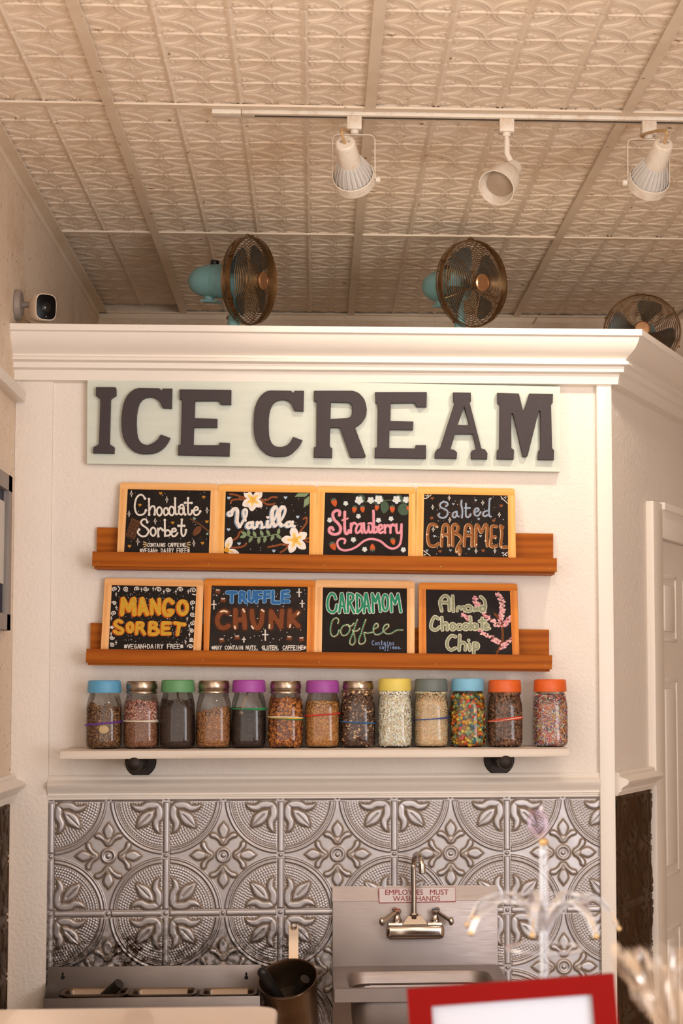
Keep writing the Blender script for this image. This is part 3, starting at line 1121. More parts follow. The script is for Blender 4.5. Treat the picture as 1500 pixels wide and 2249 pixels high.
def wset(nm, a, c, d): return woodset(nm, C(*a), C(*c), C(*d), .45)
w_pine = wset('pale_pine', (224, 158, 92), (238, 180, 114), (246, 198, 140))
w_gold = wset('golden_pine', (222, 152, 72), (238, 174, 94), (246, 194, 120))
w_pink = wset('rosy_pine', (222, 152, 88), (240, 178, 114), (246, 198, 142))
w_amber = wset('amber_pine', (186, 98, 28), (216, 128, 44), (230, 154, 70))
w_tan = wset('tan_pine', (218, 152, 90), (242, 186, 126), (250, 204, 152))
WHT, GLD = (226, 218, 208), (190, 135, 40)

# -- chocolate sorbet
B = Board((250, 1050), [(88, 58), (1435, 82), (1410, 1015), (45, 1000)], [(190, 150), (1330, 172), (1305, 1015), (140, 1000)], -.024, -.056, w_pine,
          'chalkboard lettered Chocolate Sorbet in white, leftmost on the upper ledge')
B.letters('425,280 400,240 360,225 310,270 285,370 295,450 330,500 390,500 425,470 436,437|480,285 482,500|482,450 508,395 545,385 562,430 555,497|O622,455,34,58'
          '|738,440 722,408 692,420 682,470 700,508 735,492 746,465|O790,450,36,60|838,278 842,480 872,492|O920,455,32,46|892,395 928,362 955,390 960,470 976,498'
          '|1016,275 1015,470 1040,502 1064,475 1068,442|#970,340 1065,340|1095,445 1150,430 1140,398 1112,402 1090,450 1105,502 1150,500 1183,457', [(25, WHT, 3, 0, 0)])
B.letters('455,605 440,570 402,565 370,600 385,640 440,680 472,720 450,780 400,800 350,780 325,740 345,705|O535,735,36,56|600,690 606,800|606,725 635,685 668,714'
          '|695,578 696,795|696,790 755,785 770,745 735,712 700,740|792,738 845,725 835,692 805,698 785,745 800,795 840,790 868,755|928,572 920,740 940,795 972,770 984,714|#880,655 962,655', [(25, WHT, 3, 0, 0)])
for x, y in ((425, 278), (437, 440), (480, 285), (482, 500), (556, 497), (838, 276), (1016, 274), (972, 340), (1064, 340), (1181, 456), (455, 605), (345, 705), (606, 798), (695, 576), (928, 570), (882, 655), (960, 655), (983, 714), (668, 714), (890, 397), (975, 498)):
    B.disc(x, y, 18, WHT, 4, 'lettering')
B.small('CONTAINS CAFFEINE', 455, 985, 893, 940, 10, WHT)
B.small('*VEGAN+ DAIRY FREE*', 352, 1035, 965, 1025, 10, WHT)
for q in ('405,875 440,890|400,908 440,912|408,945 442,930', '1036,880 1000,892|1040,915 1000,915|1025,955 990,938'):
    for st in q.split('|'): B.stroke(st, 15, (205, 175, 130), 3, 'painted_decoration')
B.poly([(245, 545), (375, 600), (280, 845), (155, 785)], (96, 62, 38), 1)
for i in range(5):
    for j in range(3):
        cx = 258 + j * 40 - i * 24; cy = 600 + i * 46 + j * 18
        B.poly([(cx - 2, cy - 18), (cx + 28, cy - 6), (cx + 12, cy + 24), (cx - 18, cy + 12)], (72, 45, 30), 2)
B.stroke('1050,560 1180,640 1300,735', 22, (104, 66, 40), 1, 'painted_decoration')
B.poly(crom([(1190, 670), (1130, 670), (1085, 730), (1080, 785), (1130, 780), (1185, 730)], True), (112, 70, 42), 2)
B.stroke('1180,680 1130,720 1090,780', 7, (80, 50, 30), 3, 'painted_decoration')
B.heart(1100, 555, 22, (150, 175, 150), 2, .4); B.heart(1275, 765, 20, (150, 175, 150), 2, -.5)
for x, y in ((640, 205), (355, 368), (1232, 257), (803, 612), (1272, 597), (1208, 893), (213, 932)): B.heart(x, y, 25, GLD)
for x, y in ((240, 212), (207, 490), (725, 293), (564, 590), (1275, 442), (325, 868), (1090, 895)): B.star(x, y, 20, 44, WHT)
B.dots(55, WHT, 1); B.dots(26, (120, 80, 40), 2)
B.done()

# -- vanilla
B = Board((470, 1050), [(62, 84), (1415, 105), (1410, 1040), (32, 1020)], [(160, 182), (1318, 200), (1305, 1035), (135, 1020)], -.024, -.056, w_gold,
          'chalkboard lettered Vanilla with white blossoms, on the upper ledge')
BRN = (138, 76, 42)
for st in ('220,215 300,228 360,250 440,268', '232,335 245,300 320,290 450,285', '545,235 560,215 582,202', '640,290 720,300 790,260 862,262', '645,310 720,355 780,360 830,348',
           '250,855 320,810 345,750 372,728', '240,950 330,950 410,930 440,895', '740,945 830,930 920,910 1000,918', '905,1020 970,980 1010,930 1060,900', '1150,760 1220,680 1268,600 1262,540 1225,560', '1235,845 1300,820', '1250,865 1300,880'):
    B.stroke(st, 26, BRN, 1, 'painted_decoration')
LW, LC = (238, 228, 218), (240, 200, 110)
def petal(x, y, a, l, w, lay=2):
    c, s_ = math.cos(a), math.sin(a)
    P = crom([(0, -.12 * w), (l * .35, -w * .48), (l * .7, -w * .5), (l, 0), (l * .7, w * .5), (l * .35, w * .48), (0, .12 * w)], True, 3)
    B.poly([(x + u * c - v * s_, y + u * s_ + v * c) for u, v in P], LW, lay)
    P = crom([(0, -.1 * w), (l * .3, -w * .22), (l * .6, 0), (l * .3, w * .22), (0, .1 * w)], True, 3)
    B.poly([(x + u * c - v * s_, y + u * s_ + v * c) for u, v in P], LC, lay + 1)
def blossom(x, y, angs, l, w):
    for a in angs:
        petal(x, y, math.radians(a), l, w)
    B.disc(x, y, 36, (222, 160, 50), 4, n=12)
    for i in range(7): B.disc(x + 20 * math.cos(i * .9), y + 20 * math.sin(i * .9), 9, (240, 195, 90), 5)
blossom(530, 290, (-135, -38, 38, 95, 148), 165, 100)
B.stroke('460,195 420,195', 14, (38, 31, 28), 5, 'painted_decoration')
blossom(1105, 850, (-98, -30, 40, 112, 182), 190, 105)
petal(170, 985, math.radians(-72), 190, 95); petal(170, 990, math.radians(15), 180, 80); B.disc(172, 985, 34, (222, 160, 50), 4)
GRN = (128, 148, 112)
B.poly([(1105, 255), (1150, 205), (1310, 205), (1250, 255)], GRN, 1); B.poly([(1225, 408), (1240, 290), (1308, 240), (1305, 345)], GRN, 1)
B.stroke('430,780 560,812 700,800 850,770', 12, GRN, 1, 'painted_decoration')
for x, y, a in ((440, 790, 165), (480, 790, -100), (520, 805, 120), (570, 805, -115), (615, 810, 95), (665, 800, -110), (705, 800, 105), (760, 785, -120), (815, 780, 115), (870, 775, -75), (450, 780, -150), (850, 775, 40)):
    c, s_ = math.cos(math.radians(a)), math.sin(math.radians(a))
    P = crom([(0, 0), (40, -24), (92, 0), (40, 24)], True, 3)
    B.poly([(x + u * c - v * s_, y + u * s_ + v * c) for u, v in P], GRN, 2)
VAN = ('O222,487,28,28|*1.5 245,465 265,430 300,418 322,450 318,540 315,600 350,665|355,668 400,590 440,520 450,450 425,425 402,455 408,520 432,580'
       '|*1.25 505,610 465,620 450,665 482,682 520,650|*1.25 530,605 525,660 555,685|*1.2 592,605 588,665|590,640 640,600 658,640 650,680 690,672|*1.2 735,590 728,665 765,668'
       '|*1.0 765,650 840,540 872,440 850,388|*1.6 835,395 800,450 795,580 830,655|845,655 930,560 978,450 962,390|*1.6 935,395 897,460 890,590 925,650|925,655 970,640'
       '|*1.2 1040,600 1000,612 988,652 1020,665 1062,630|*1.2 1075,600 1065,650 1100,660')
B.letters(VAN, [(32, (128, 150, 176), 5, -17, 8), (32, (232, 222, 214), 6, 0, 0)])
B.heart(735, 538, 26, (232, 222, 214), 6)
for x, y in ((203, 270), (980, 265), (1145, 532), (197, 705), (341, 897), (815, 998)): B.heart(x, y, 25, (176, 196, 216))
B.dots(46, WHT, 4)
B.done()

# -- strawberry
B = Board((690, 1060), [(45, 44), (1395, 64), (1395, 1000), (30, 972)], [(150, 135), (1300, 153), (1290, 990), (122, 975)], -.024, -.056, w_gold,
          'chalkboard lettered Strawberry in pink, on the upper ledge')
PNK = (226, 148, 162); DG = (72, 92, 72); SB = (190, 84, 40)
B.stroke('640,270 720,260 860,280 960,245 1080,240 1200,265 1290,270', 10, (92, 116, 88), 1, 'painted_decoration')
for P in ('590,190 640,160 690,190 690,250 620,270', '835,165 900,170 950,200 950,250 870,230', '1130,165 1200,180 1225,260 1160,260', '915,290 960,255 1010,280 1020,360 950,425 915,360', '1145,380 1170,310 1230,280 1290,330 1280,430 1200,445', '480,140 640,145 760,142 620,150'):
    B.poly(crom(pts(P), True, 3), DG, 1)
def berry(x, y, r, rot=0, cap=True):
    c, s_ = math.cos(rot), math.sin(rot)
    def T(P): return [(x + u * c - v * s_, y + u * s_ + v * c) for u, v in P]
    B.poly(T(crom([(-r * .62, -r * .5), (0, -r * .75), (r * .62, -r * .5), (r * .55, r * .3), (0, r), (-r * .55, r * .3)], True, 3)), SB, 2)
    for u, v in ((-.25, -.2), (.25, -.15), (0, .2), (-.2, .45), (.25, .4), (0, -.45)): B.disc(x + u * r * c - v * r * s_, y + u * r * s_ + v * r * c, 3.5, (232, 150, 80), 3, n=5)
    if cap: B.poly(T([(-r * .7, -r * .95), (-r * .2, -r * .8), (0, -r * 1.25), (r * .2, -r * .8), (r * .7, -r * .95), (r * .4, -r * .5), (-r * .4, -r * .5)]), (86, 106, 96), 3)
for x, y, r, a in ((275, 270, 60, -.3), (550, 365, 50, .2), (662, 360, 50, -.1), (858, 340, 46, .15), (1070, 360, 55, 0), (258, 870, 62, -.45), (1075, 805, 52, -.25), (795, 890, 54, 3.1), (1285, 345, 34, 0)): berry(x, y, r, a)
def flower(x, y, r):
    for i in range(5): B.disc(x + r * .62 * math.cos(i * 1.257 + .3), y + r * .62 * math.sin(i * 1.257 + .3), r * .42, (206, 212, 216), 4)
    B.disc(x, y, r * .28, (226, 214, 170), 5)
for x, y, r in ((615, 240, 58), (775, 240, 48), (885, 230, 60), (1130, 232, 56), (1262, 232, 46), (432, 283, 34), (605, 460, 34), (213, 512, 36), (880, 515, 36), (1052, 495, 34), (535, 782, 37), (688, 915, 35), (1215, 922, 35)): flower(x, y, r)
STR = ('*1.25 345,445 350,395 300,380 257,425 272,500 330,560 362,620 343,690 270,708 215,680 208,630 240,612 262,645|*1.2 420,400 417,620 432,695 465,690 474,655|*.8 385,515 460,490'
       '|505,560 502,685|505,610 540,550 578,570|632,560 590,590 570,660 592,690 640,640 650,560|648,600 645,645 658,688|680,555 685,655 712,688 742,640 745,600 750,670 782,680 802,610 780,555 745,560'
       '|*1.1 812,385 818,685|822,685 862,668 860,612 825,608|885,655 930,622 918,580 890,592 880,660 905,690 942,675|962,580 970,690|970,620 1000,582 1022,600|1045,580 1042,688|1045,612 1075,572 1100,592'
       '|1125,572 1127,670 1152,692 1185,660 1195,572|*.95 1195,572 1190,760 1160,860 1080,905 1000,880 900,800 780,772 680,800 560,890 430,928 345,900 315,830 340,780 392,768 425,790 415,828')
B.letters(STR, [(33, (92, 66, 66), 5, -9, 4), (31, PNK, 6, 0, 0)])
B.done()

# -- salted caramel
B = Board((905, 1060), [(60, 58), (1410, 80), (1425, 1015), (50, 1000)], [(165, 155), (1315, 175), (1320, 1015), (150, 1000)], -.024, -.056, w_gold,
          'chalkboard lettered Salted Caramel in grey and brown, rightmost on the upper ledge')
GB = (146, 160, 178); CB = (140, 84, 42); CH = (206, 168, 128)
SAL = ('465,322 490,300 472,268 422,262 385,300 400,340 470,372 490,420 460,472 402,482 362,450 376,422|602,395 562,420 557,465 590,475 617,430|612,395 617,450 640,465|680,240 675,300 690,380 684,480'
       '|740,285 736,440 760,473 794,455 802,430|#725,345 792,345|852,410 912,380 900,350 866,362 852,410 872,450 910,448 940,402|1030,385 988,400 972,440 1000,463 1034,440|1080,215 1062,250 1056,440 1082,465')
B.letters(SAL, [(24, GB, 4, 0, 0)])
for st in SAL.split('|'):
    for x, y in crom(pts(st.lstrip('#')), False, 3): B.disc(x - 22, y, 4, (150, 84, 40), 3, n=5)
CAR = ('345,600 310,572 252,578 226,640 216,750 240,850 310,868 365,835|405,865 415,700 432,600 466,572 498,600 506,750 506,865|#430,712 495,712|560,862 560,720 556,600 600,572 636,610 612,668 566,690|582,692 650,722 680,780 642,850 616,900 612,945'
       '|640,870 660,930 652,980|715,866 725,720 736,610 775,576 815,610 824,740 820,866|#735,725 815,720|870,866 876,720 880,592 910,592 946,680 1000,582 1030,602 1024,740 1030,866|1160,602 1092,606 1086,740 1076,868 1158,868|#1086,740 1142,742|1216,592 1230,700 1216,870 1300,882|1216,602 1244,612')
B.letters(CAR, [(44, CH, 3, -3, 2), (35, CB, 4, 2, 0)])
for x, y in ((410, 715), (418, 745), (650, 980), (612, 945), (880, 850), (510, 855), (345, 605), (790, 625), (1000, 800), (1220, 880), (1140, 765), (205, 710)): B.disc(x, y, 11, (226, 200, 170), 5)
for i, (x, y) in enumerate(((277, 212), (270, 485), (1222, 315), (1117, 520), (383, 940), (970, 932))): B.heart(x, y, 25, (140, 80, 44))
for x, y in ((566, 290), (873, 238), (912, 497), (305, 732), (768, 673), (935, 732), (205, 930), (524, 928), (777, 908), (1240, 965)): B.heart(x, y, 20, (150, 160, 172))
for x, y in ((510, 207), (283, 335), (970, 275), (1195, 440), (516, 510), (290, 640), (872, 937), (1130, 935)): B.star(x, y, 20, 34, WHT, 3)
for q in ('168,215 200,212 222,195 240,180 262,165', '1220,185 1238,215 1262,235 1290,262 1312,285', '158,930 190,955 222,980 248,1000', '1242,1005 1270,980 1300,955 1318,950'): B.stroke(q, 10, WHT, 3, 'painted_decoration')
B.dots(8, WHT, 9, (4, 6), (172, 230, 165, 195)); B.dots(9, WHT, 10, (4, 6), (1245, 1308, 185, 240)); B.dots(8, WHT, 11, (4, 6), (162, 210, 960, 1000)); B.dots(8, WHT, 12, (4, 6), (1270, 1312, 975, 1010))
B.dots(40, WHT, 13); B.dots(30, (150, 90, 50), 14, (3, 5), (360, 1120, 220, 560))
B.done()

# -- mango sorbet
B = Board((215, 1260), [(95, 58), (1455, 84), (1415, 1050), (40, 1030)], [(192, 155), (1355, 178), (1308, 1035), (145, 1020)], -.024, -.056, w_pink,
          'chalkboard lettered Mango Sorbet in yellow, leftmost on the lower ledge')
MAN = ('#*1.15 345,345 328,550|#*1.1 352,350 425,500 478,350|#*1.15 494,345 498,552|#*1.05 600,350 568,550|#*1.1 608,345 672,550|#585,500 655,500|#*.9 735,362 738,548|#*.95 745,365 835,545|#*.9 842,350 838,545|1025,395 972,352 918,395 900,480 925,558 988,562 1022,512 975,505|O1162,465,60,88')
SOR = ('325,660 275,642 235,682 262,725 332,762 328,808 272,815 228,785|O440,735,36,58|#540,675 528,818|540,675 610,682 600,732 548,748|#590,750 635,825|#715,675 706,815|720,672 792,682 780,732 725,742|780,745 825,790 788,828 710,828|#985,678 888,675|#888,675 880,822 982,822|#885,748 968,748|#1052,675 1185,698|#1112,692 1088,832')
B.letters(MAN, [(64, (176, 76, 24), 3, -13, 9), (58, (226, 146, 36), 4, 0, 0), (36, (206, 164, 56), 5, -2, 0)], )
B.letters(SOR, [(56, (176, 76, 24), 3, -11, 7), (50, (226, 146, 36), 4, 0, 0), (32, (206, 164, 56), 5, -2, 0)], )
B.small('*VEGAN+DAIRY FREE*', 355, 1165, 968, 1026, 11, WHT)
def swirl(x, y, r, a0, d=1):
    P = [(x + r * (1 - t * .85) * math.cos(a0 + d * t * 8.5), y + .82 * r * (1 - t * .85) * math.sin(a0 + d * t * 8.5)) for t in [i / 16 for i in range(17)]]
    B.stroke(P, 13, WHT, 2, 'painted_decoration', False)
for x, y, r, a in ((230, 207, 38, 2), (385, 205, 42, 1), (535, 205, 38, 2.4), (655, 205, 40, 0), (832, 215, 46, 3), (960, 215, 38, 0), (1130, 215, 44, 3), (1308, 225, 48, 2.5), (222, 403, 34, 3.5), (218, 540, 38, 2), (192, 740, 26, 3), (190, 878, 34, 0), (190, 978, 36, 4), (1302, 397, 40, 2), (1295, 560, 38, 1), (1288, 678, 40, 5), (1275, 785, 36, 4), (1278, 905, 32, 1), (1258, 1000, 40, 3)): swirl(x, y, r, a)
for q in ('275,170 298,200 280,240', '1295,280 1340,288', '1250,930 1300,930'): B.stroke(q, 14, WHT, 2, 'painted_decoration')
for x, y in ((248, 282), (595, 215), (757, 207), (903, 248), (1068, 248), (1237, 243), (250, 465), (182, 612), (1297, 472), (1218, 625), (1245, 722), (1248, 838), (247, 945), (1195, 942), (180, 830)):
    B.stroke([(x, y - 26), (x, y + 26)], 9, WHT, 2, 'painted_decoration', False); B.stroke([(x - 13, y - 4), (x + 13, y - 4)], 8, WHT, 2, 'painted_decoration', False)
B.dots(230, WHT, 21, (2.5, 5), (260, 1240, 250, 960))
B.done()

# -- truffle chunk
B = Board((450, 1265), [(-8, 34), (1514, 58), (1500, 1048), (-18, 1030)], [(92, 130), (1412, 150), (1395, 1035), (55, 1015)], -.022, -.058, w_amber,
          'largest chalkboard, dark amber frame, lettered Truffle Chunk, on the lower ledge', (48, 41, 38))
TRU = ('#305,225 425,225|#370,232 365,355|#488,222 478,355|#490,218 540,232 530,280 492,292|#512,292 565,358|#605,215 602,318 640,350 668,312 674,215|#775,218 708,222 705,358|#706,292 762,292|#885,215 822,218 815,348|#817,282 876,282|#932,212 926,362 1018,365|#1142,208 1062,216 1055,348 1145,350|#1060,280 1148,276')
B.letters(TRU, [(58, (132, 178, 216), 3, 0, 0), (40, (52, 108, 168), 4, 0, 0)])
B.stroke('575,380 580,440', 22, (44, 66, 104), 1, 'painted_decoration', w2=5)
CHU = ('308,500 255,482 195,530 168,610 195,690 260,715 322,682|417,468 416,705|528,470 545,712|#420,600 530,600|640,478 652,610 705,715 768,650 785,485|#905,485 898,708|#905,490 1040,700|#1055,480 1035,700|#1162,475 1150,685|#1275,502 1172,590|#1180,590 1275,688')
B.letters(CHU, [(92, (112, 60, 28), 2, 0, 0), (84, (22, 15, 12), 3, 0, 0), (66, (126, 70, 40), 4, 0, 0)])
for q in ('215,490 255,478 300,490', '405,690 412,720', '520,455 538,490', '635,690 658,722', '775,465 805,485', '880,670 878,715', '1285,500 1265,530', '1165,670 1158,705'): B.stroke(q, 22, (236, 214, 186), 5, 'painted_decoration')
for x, y, w_, h_ in ((1292, 228, 30, 52), (1332, 382, 30, 46), (123, 395, 30, 56), (822, 812, 38, 70), (530, 875, 22, 32)):
    B.stroke([(x, y - h_), (x, y + h_)], 17, WHT, 2, 'painted_decoration', False); B.stroke([(x - w_, y - 6), (x + w_, y - 6)], 15, WHT, 2, 'painted_decoration', False)
for x, y, a in ((175, 210, .5), (248, 330, .2), (228, 885, -.3), (438, 845, 0), (1150, 855, .4), (1315, 870, -.2)):
    for r, c_, l in ((50, (120, 62, 32), 1), (43, (28, 18, 14), 2), (38, (130, 72, 42), 3)):
        B.poly([(x + r * math.cos(a + t), y + r * .9 * math.sin(a + t)) for t in (.6, 2.3, 3.9, 5.5)], c_, l)
    B.stroke([(x - 5, y - 8), (x, y + 25)], 6, (30, 20, 16), 4, 'painted_decoration', False)
    for i in range(5): B.disc(x - 20 + 10 * i, y - 24 + (i % 2) * 10, 7, WHT, 4)
B.small('*MAY CONTAIN NUTS, GLUTEN, CAFFEINE*', 90, 1378, 958, 1008, 10, WHT)
for q in ('600,1018 722,1018', '790,1020 1000,1020', '1052,1022 1305,1022'): B.stroke(q, 9, WHT, 3, 'lettering', False)
B.dots(60, WHT, 31, (5, 7.5))
B.done()

# -- cardamom coffee
B = Board((685, 1265), [(48, 50), (1410, 70), (1410, 1050), (30, 1035)], [(150, 155), (1305, 170), (1305, 1045), (135, 1030)], -.024, -.056, w_tan,
          'chalkboard lettered Cardamom Coffee in green, on the lower ledge')
CRD = ('325,310 305,255 258,245 218,330 222,450 280,500 328,465 340,400|#375,500 405,245|#415,245 455,495|#388,415 440,415|#492,495 495,245|495,240 562,262 552,330 500,362|#520,370 578,500|#617,248 620,500|620,248 678,300 688,420 625,500|#712,500 735,245|#748,245 792,495|#722,415 780,415'
       '|#838,495 828,245|#828,245 872,360|#872,360 908,245|#910,245 938,485|O1005,365,38,108|#1090,488 1088,250|#1088,250 1140,380|#1140,380 1182,248|#1182,248 1218,490')
B.letters(CRD, [(50, (214, 218, 206), 3, 0, 0), (32, (46, 142, 108), 4, 0, 0)])
COF = ('355,650 365,602 330,575 282,610 256,710 262,800 302,830 350,800 370,742|480,668 422,690 392,760 420,815 480,800 520,730 500,672 470,672|500,690 545,680 572,648|620,600 592,680 560,780 520,880 522,930 560,943 590,890 575,800 556,742|575,760 620,750 652,720'
       '|735,600 702,690 672,790 640,880 652,930 700,925 730,880 712,782 762,785 830,770|840,732 900,700 898,657 862,662 838,730 862,800 922,798 1000,740 1050,690 1035,662 992,682 972,740 1012,790 1082,788 1160,745 1240,742')
B.letters(COF, [(30, (104, 56, 24), 3, 3, 2), (21, (44, 128, 96), 4, -2, 0)])
for st in COF.split('|'):
    for x, y in crom(pts(st), False, 4): B.disc(x, y, 5.5, (226, 214, 186), 5, n=6, part='lettering')
BL = (122, 142, 182)
B.small('Contains', 815, 1130, 885, 950, 9, BL); B.small('caffiene', 915, 1200, 950, 1003, 9, BL)
B.stroke('1180,995 1215,998', 8, BL, 3)
B.done()

# -- almond chocolate chip
B = Board((910, 1270), [(60, 60), (1412, 74), (1443, 1050), (62, 1030)], [(157, 152), (1312, 172), (1345, 1035), (165, 1018)], -.024, -.056, w_amber,
          'chalkboard lettered Almond Chocolate Chip with a pink blossom branch, rightmost on the lower ledge', (42, 36, 36))
for st, w_ in (('1105,495 1170,570 1200,680 1207,800 1190,900 1125,1030', 34), ('1190,660 1100,600 980,500 900,420 850,320 830,250', 16), ('1195,650 1250,600 1310,545', 14), ('1180,560 1200,480 1200,350 1150,220', 14), ('1170,880 1080,830 950,760 830,660 720,560 660,490', 16), ('1190,900 1260,860 1330,820', 14)):
    B.stroke(st, w_, (112, 64, 34), 1, 'painted_decoration')
rr = random.Random(5)
for st in ('1150,640 1060,590 980,510 930,440', '880,390 850,330 830,260', '1180,560 1200,470 1215,400 1200,310 1150,220', '1220,650 1270,600 1315,550', '1160,870 1080,830 950,760 860,690', '800,620 720,550 665,490', '1210,940 1260,890 1330,830'):
    P = crom(pts(st), False, 5)
    for x, y in P:
        for k in range(3):
            B.heart(x + rr.uniform(-34, 34), y + rr.uniform(-30, 30), rr.uniform(14, 21), rr.choice([(224, 164, 166), (232, 186, 182), (206, 130, 146)]), 2 + k, rr.uniform(-.8, .8))
ALM = ('375,445 352,320 410,242 470,275 480,440|#368,332 474,332|525,245 535,452|*.75 587,450 592,400 622,390 640,425|*.75 640,410 668,388 685,445|O740,415,44,40|*.75 815,450 822,405 850,440|*.7 850,440 862,400 872,440|O935,420,32,36|910,252 958,300 974,380 962,440'
       '|330,555 278,530 238,600 232,680 290,712 345,670|375,540 385,708|392,640 428,612 452,642 450,705|O525,665,32,40|*.85 632,635 592,642 588,690 622,703 648,682|O705,665,36,38|768,535 770,698|O825,665,28,34|*.8 862,640 870,698|930,550 930,698|#892,590 972,590|*.85 962,672 1010,652 986,627 962,652 972,700 1030,690'
       '|560,802 502,792 452,860 452,940 500,982 560,958|620,785 612,985|617,910 660,880 698,910 694,980|750,905 756,985|810,892 810,1028|O840,930,32,38')
B.letters(ALM, [(50, (214, 212, 184), 5, 0, 0), (31, (146, 150, 122), 6, 0, 0)])
B.disc(742, 853, 24, (214, 212, 184), 5, 'lettering', 12); B.disc(742, 853, 14, (146, 150, 122), 6, 'lettering', 12)
B.done()
# ------------------------------------------------------------------ white shelf on pipe brackets
m_shelf = wood('whitewashed_board', C(214, 200, 186), C(226, 213, 200), C(234, 223, 211), 'x', .5)
m_iron = M('black_iron', C(46, 37, 32), .5, .6, var=.25, vscale=50, bmp=(200, .2, .0006))
YSF = -.178
zsf = at(690, 1647, YSF)[2]
ZSH = zsf + .003
shf = thing('wall_shelf', 'white wooden shelf on two black pipe brackets, holding the row of glass jars', 'shelf', (at(690, 1650, 0)[0], -.09, zsf))
b = MB()
xa, xb = at(132, 1655, YSF)[0], at(1251, 1653, YSF)[0]
b.box(xa, xb, YSF, -.001, zsf - .0205, zsf, b=.0012)
V = b.v[0]; V[:, 2] += (V[:, 1] - YSF) / -YSF * .004
b.build('shelf_board', m_shelf, shf)
for fx, fy, cx in ((309, 1664, 288), (1096, 1662, 1110)):
    q = at(fx, fy, -.004)
    q = np.array([q[0], -.0005, zsf - .034])
    b = MB()
    b.lathe([(.040, 0), (.041, .003), (.038, .007), (.020, .008), (.019, .022), (.017, .024)], 32, q, (0, -1, 0))
    fl = b.build('bracket_flange', m_iron, shf)
    for k in range(4):
        a = PI / 4 + k * PI / 2
        s_ = MB().lathe([(.0055, 0), (.005, .003), (.001, .0035)], 10, q + np.array([math.cos(a) * .029, -.007, math.sin(a) * .029]), (0, -1, 0))
        s_.build('bracket_screw', m_iron, fl)
    b = MB()
    b.lathe([(.0128, .004), (.0128, .170)], 24, q, (0, -1, 0))
    b.build('bracket_pipe', m_iron, shf)
    b = MB()
    b.lathe([(.0165, .150), (.0185, .153), (.0185, .172), (.017, .178), (.010, .182), (.002, .183)], 24, q, (0, -1, 0))
    b.build('pipe_cap', m_iron, shf)

# ------------------------------------------------------------------ jars
m_jar = glassmat('clear_jar_glass')
m_zinc = M('brushed_lid_tin', C(176, 160, 142), .28, 1.0, var=.1, vscale=40)
def lidmat(c): return M('coloured_plastic', C(*c), .48, var=.05, vscale=40)
ICO_T = (1 + 5 ** .5) / 2
ICO = np.array([(-1, ICO_T, 0), (1, ICO_T, 0), (-1, -ICO_T, 0), (1, -ICO_T, 0), (0, -1, ICO_T), (0, 1, ICO_T), (0, -1, -ICO_T), (0, 1, -ICO_T),
                (ICO_T, 0, -1), (ICO_T, 0, 1), (-ICO_T, 0, -1), (-ICO_T, 0, 1)]) / 1.902
ICF = np.array([(0, 11, 5), (0, 5, 1), (0, 1, 7), (0, 7, 10), (0, 10, 11), (1, 5, 9), (5, 11, 4), (11, 10, 2), (10, 7, 6), (7, 1, 8),
                (3, 9, 4), (3, 4, 2), (3, 2, 6), (3, 6, 8), (3, 8, 9), (4, 9, 5), (2, 4, 11), (6, 2, 10), (8, 6, 7), (9, 8, 1)])

def tri_mesh(name, V, T, mi):
    me = bpy.data.meshes.new(name)
    me.vertices.add(len(V)); me.vertices.foreach_set('co', V.reshape(-1).astype(np.float32))
    me.loops.add(T.size); me.loops.foreach_set('vertex_index', T.reshape(-1).astype(np.int32))
    me.polygons.add(len(T)); me.polygons.foreach_set('loop_start', np.arange(0, T.size, 3, dtype=np.int32))
    me.update(calc_edges=True)
    me.polygons.foreach_set('material_index', mi.astype(np.int32))
    return me

def randrot(n, rng):
    q = rng.normal(size=(n, 4)); q /= np.linalg.norm(q, axis=1)[:, None]
    w, x, y, z = q.T
    return np.stack([np.stack([1 - 2 * (y * y + z * z), 2 * (x * y - z * w), 2 * (x * z + y * w)], -1),
                     np.stack([2 * (x * y + z * w), 1 - 2 * (x * x + z * z), 2 * (y * z - x * w)], -1),
                     np.stack([2 * (x * z - y * w), 2 * (y * z + x * w), 1 - 2 * (x * x + y * y)], -1)], -2)

SQ = 3.4
JR = .0444
def sq_r(t):
    c, s = np.abs(np.cos(t)), np.abs(np.sin(t))
    return (c ** SQ + s ** SQ) ** (-1 / SQ)

def pieces(n, size, shape, rad, z0, z1, rng, top_h, pal_n, amount_top=.25, jitter=.25):
    """small bits bedded against the inside of a jar and over the top of the heap"""
    nt = int(n * amount_top)
    ns = n - nt
    t = rng.uniform(0, 2 * PI, ns)
    zt = np.array([top_h(math.cos(a) * rad, math.sin(a) * rad) for a in t])
    z = z0 + (zt - z0) * rng.uniform(0, 1, ns)
    heel = np.clip((z - z0) / .012, .0, 1)
    shoulder = np.clip((.128 - z) / .03, 0, 1)
    r = rad * (1 + (sq_r(t) - 1) * shoulder) * (.88 + .12 * np.sqrt(heel)) * (.90 + .10 * np.sqrt(shoulder)) - size * .55 * rng.uniform(.6, 1.6, ns)
    Cn = np.stack([np.cos(t) * r, np.sin(t) * r, z], -1)
    t2 = rng.uniform(0, 2 * PI, nt); r2 = rad * .98 * np.sqrt(rng.uniform(0, 1, nt)) * .96
    x2, y2 = np.cos(t2) * r2, np.sin(t2) * r2
    z2 = np.array([top_h(a, c) for a, c in zip(x2, y2)]) + rng.uniform(-.5, .6, nt) * size
    Cn = np.vstack([Cn, np.stack([x2, y2, z2], -1)])
    sc = np.array(shape)[None] * size * rng.uniform(1 - jitter, 1 + jitter, (n, 1))
    base = ICO[None] * (1 + rng.normal(0, .13, (n, 12, 1)))
    V = np.einsum('nij,nkj->nki', randrot(n, rng), base * sc[:, None, :]) + Cn[:, None, :]
    T = (ICF[None] + (np.arange(n) * 12)[:, None, None]).reshape(-1, 3)
    mi = np.repeat(rng.integers(0, pal_n, n), 20)
    return V.reshape(-1, 3), T, mi

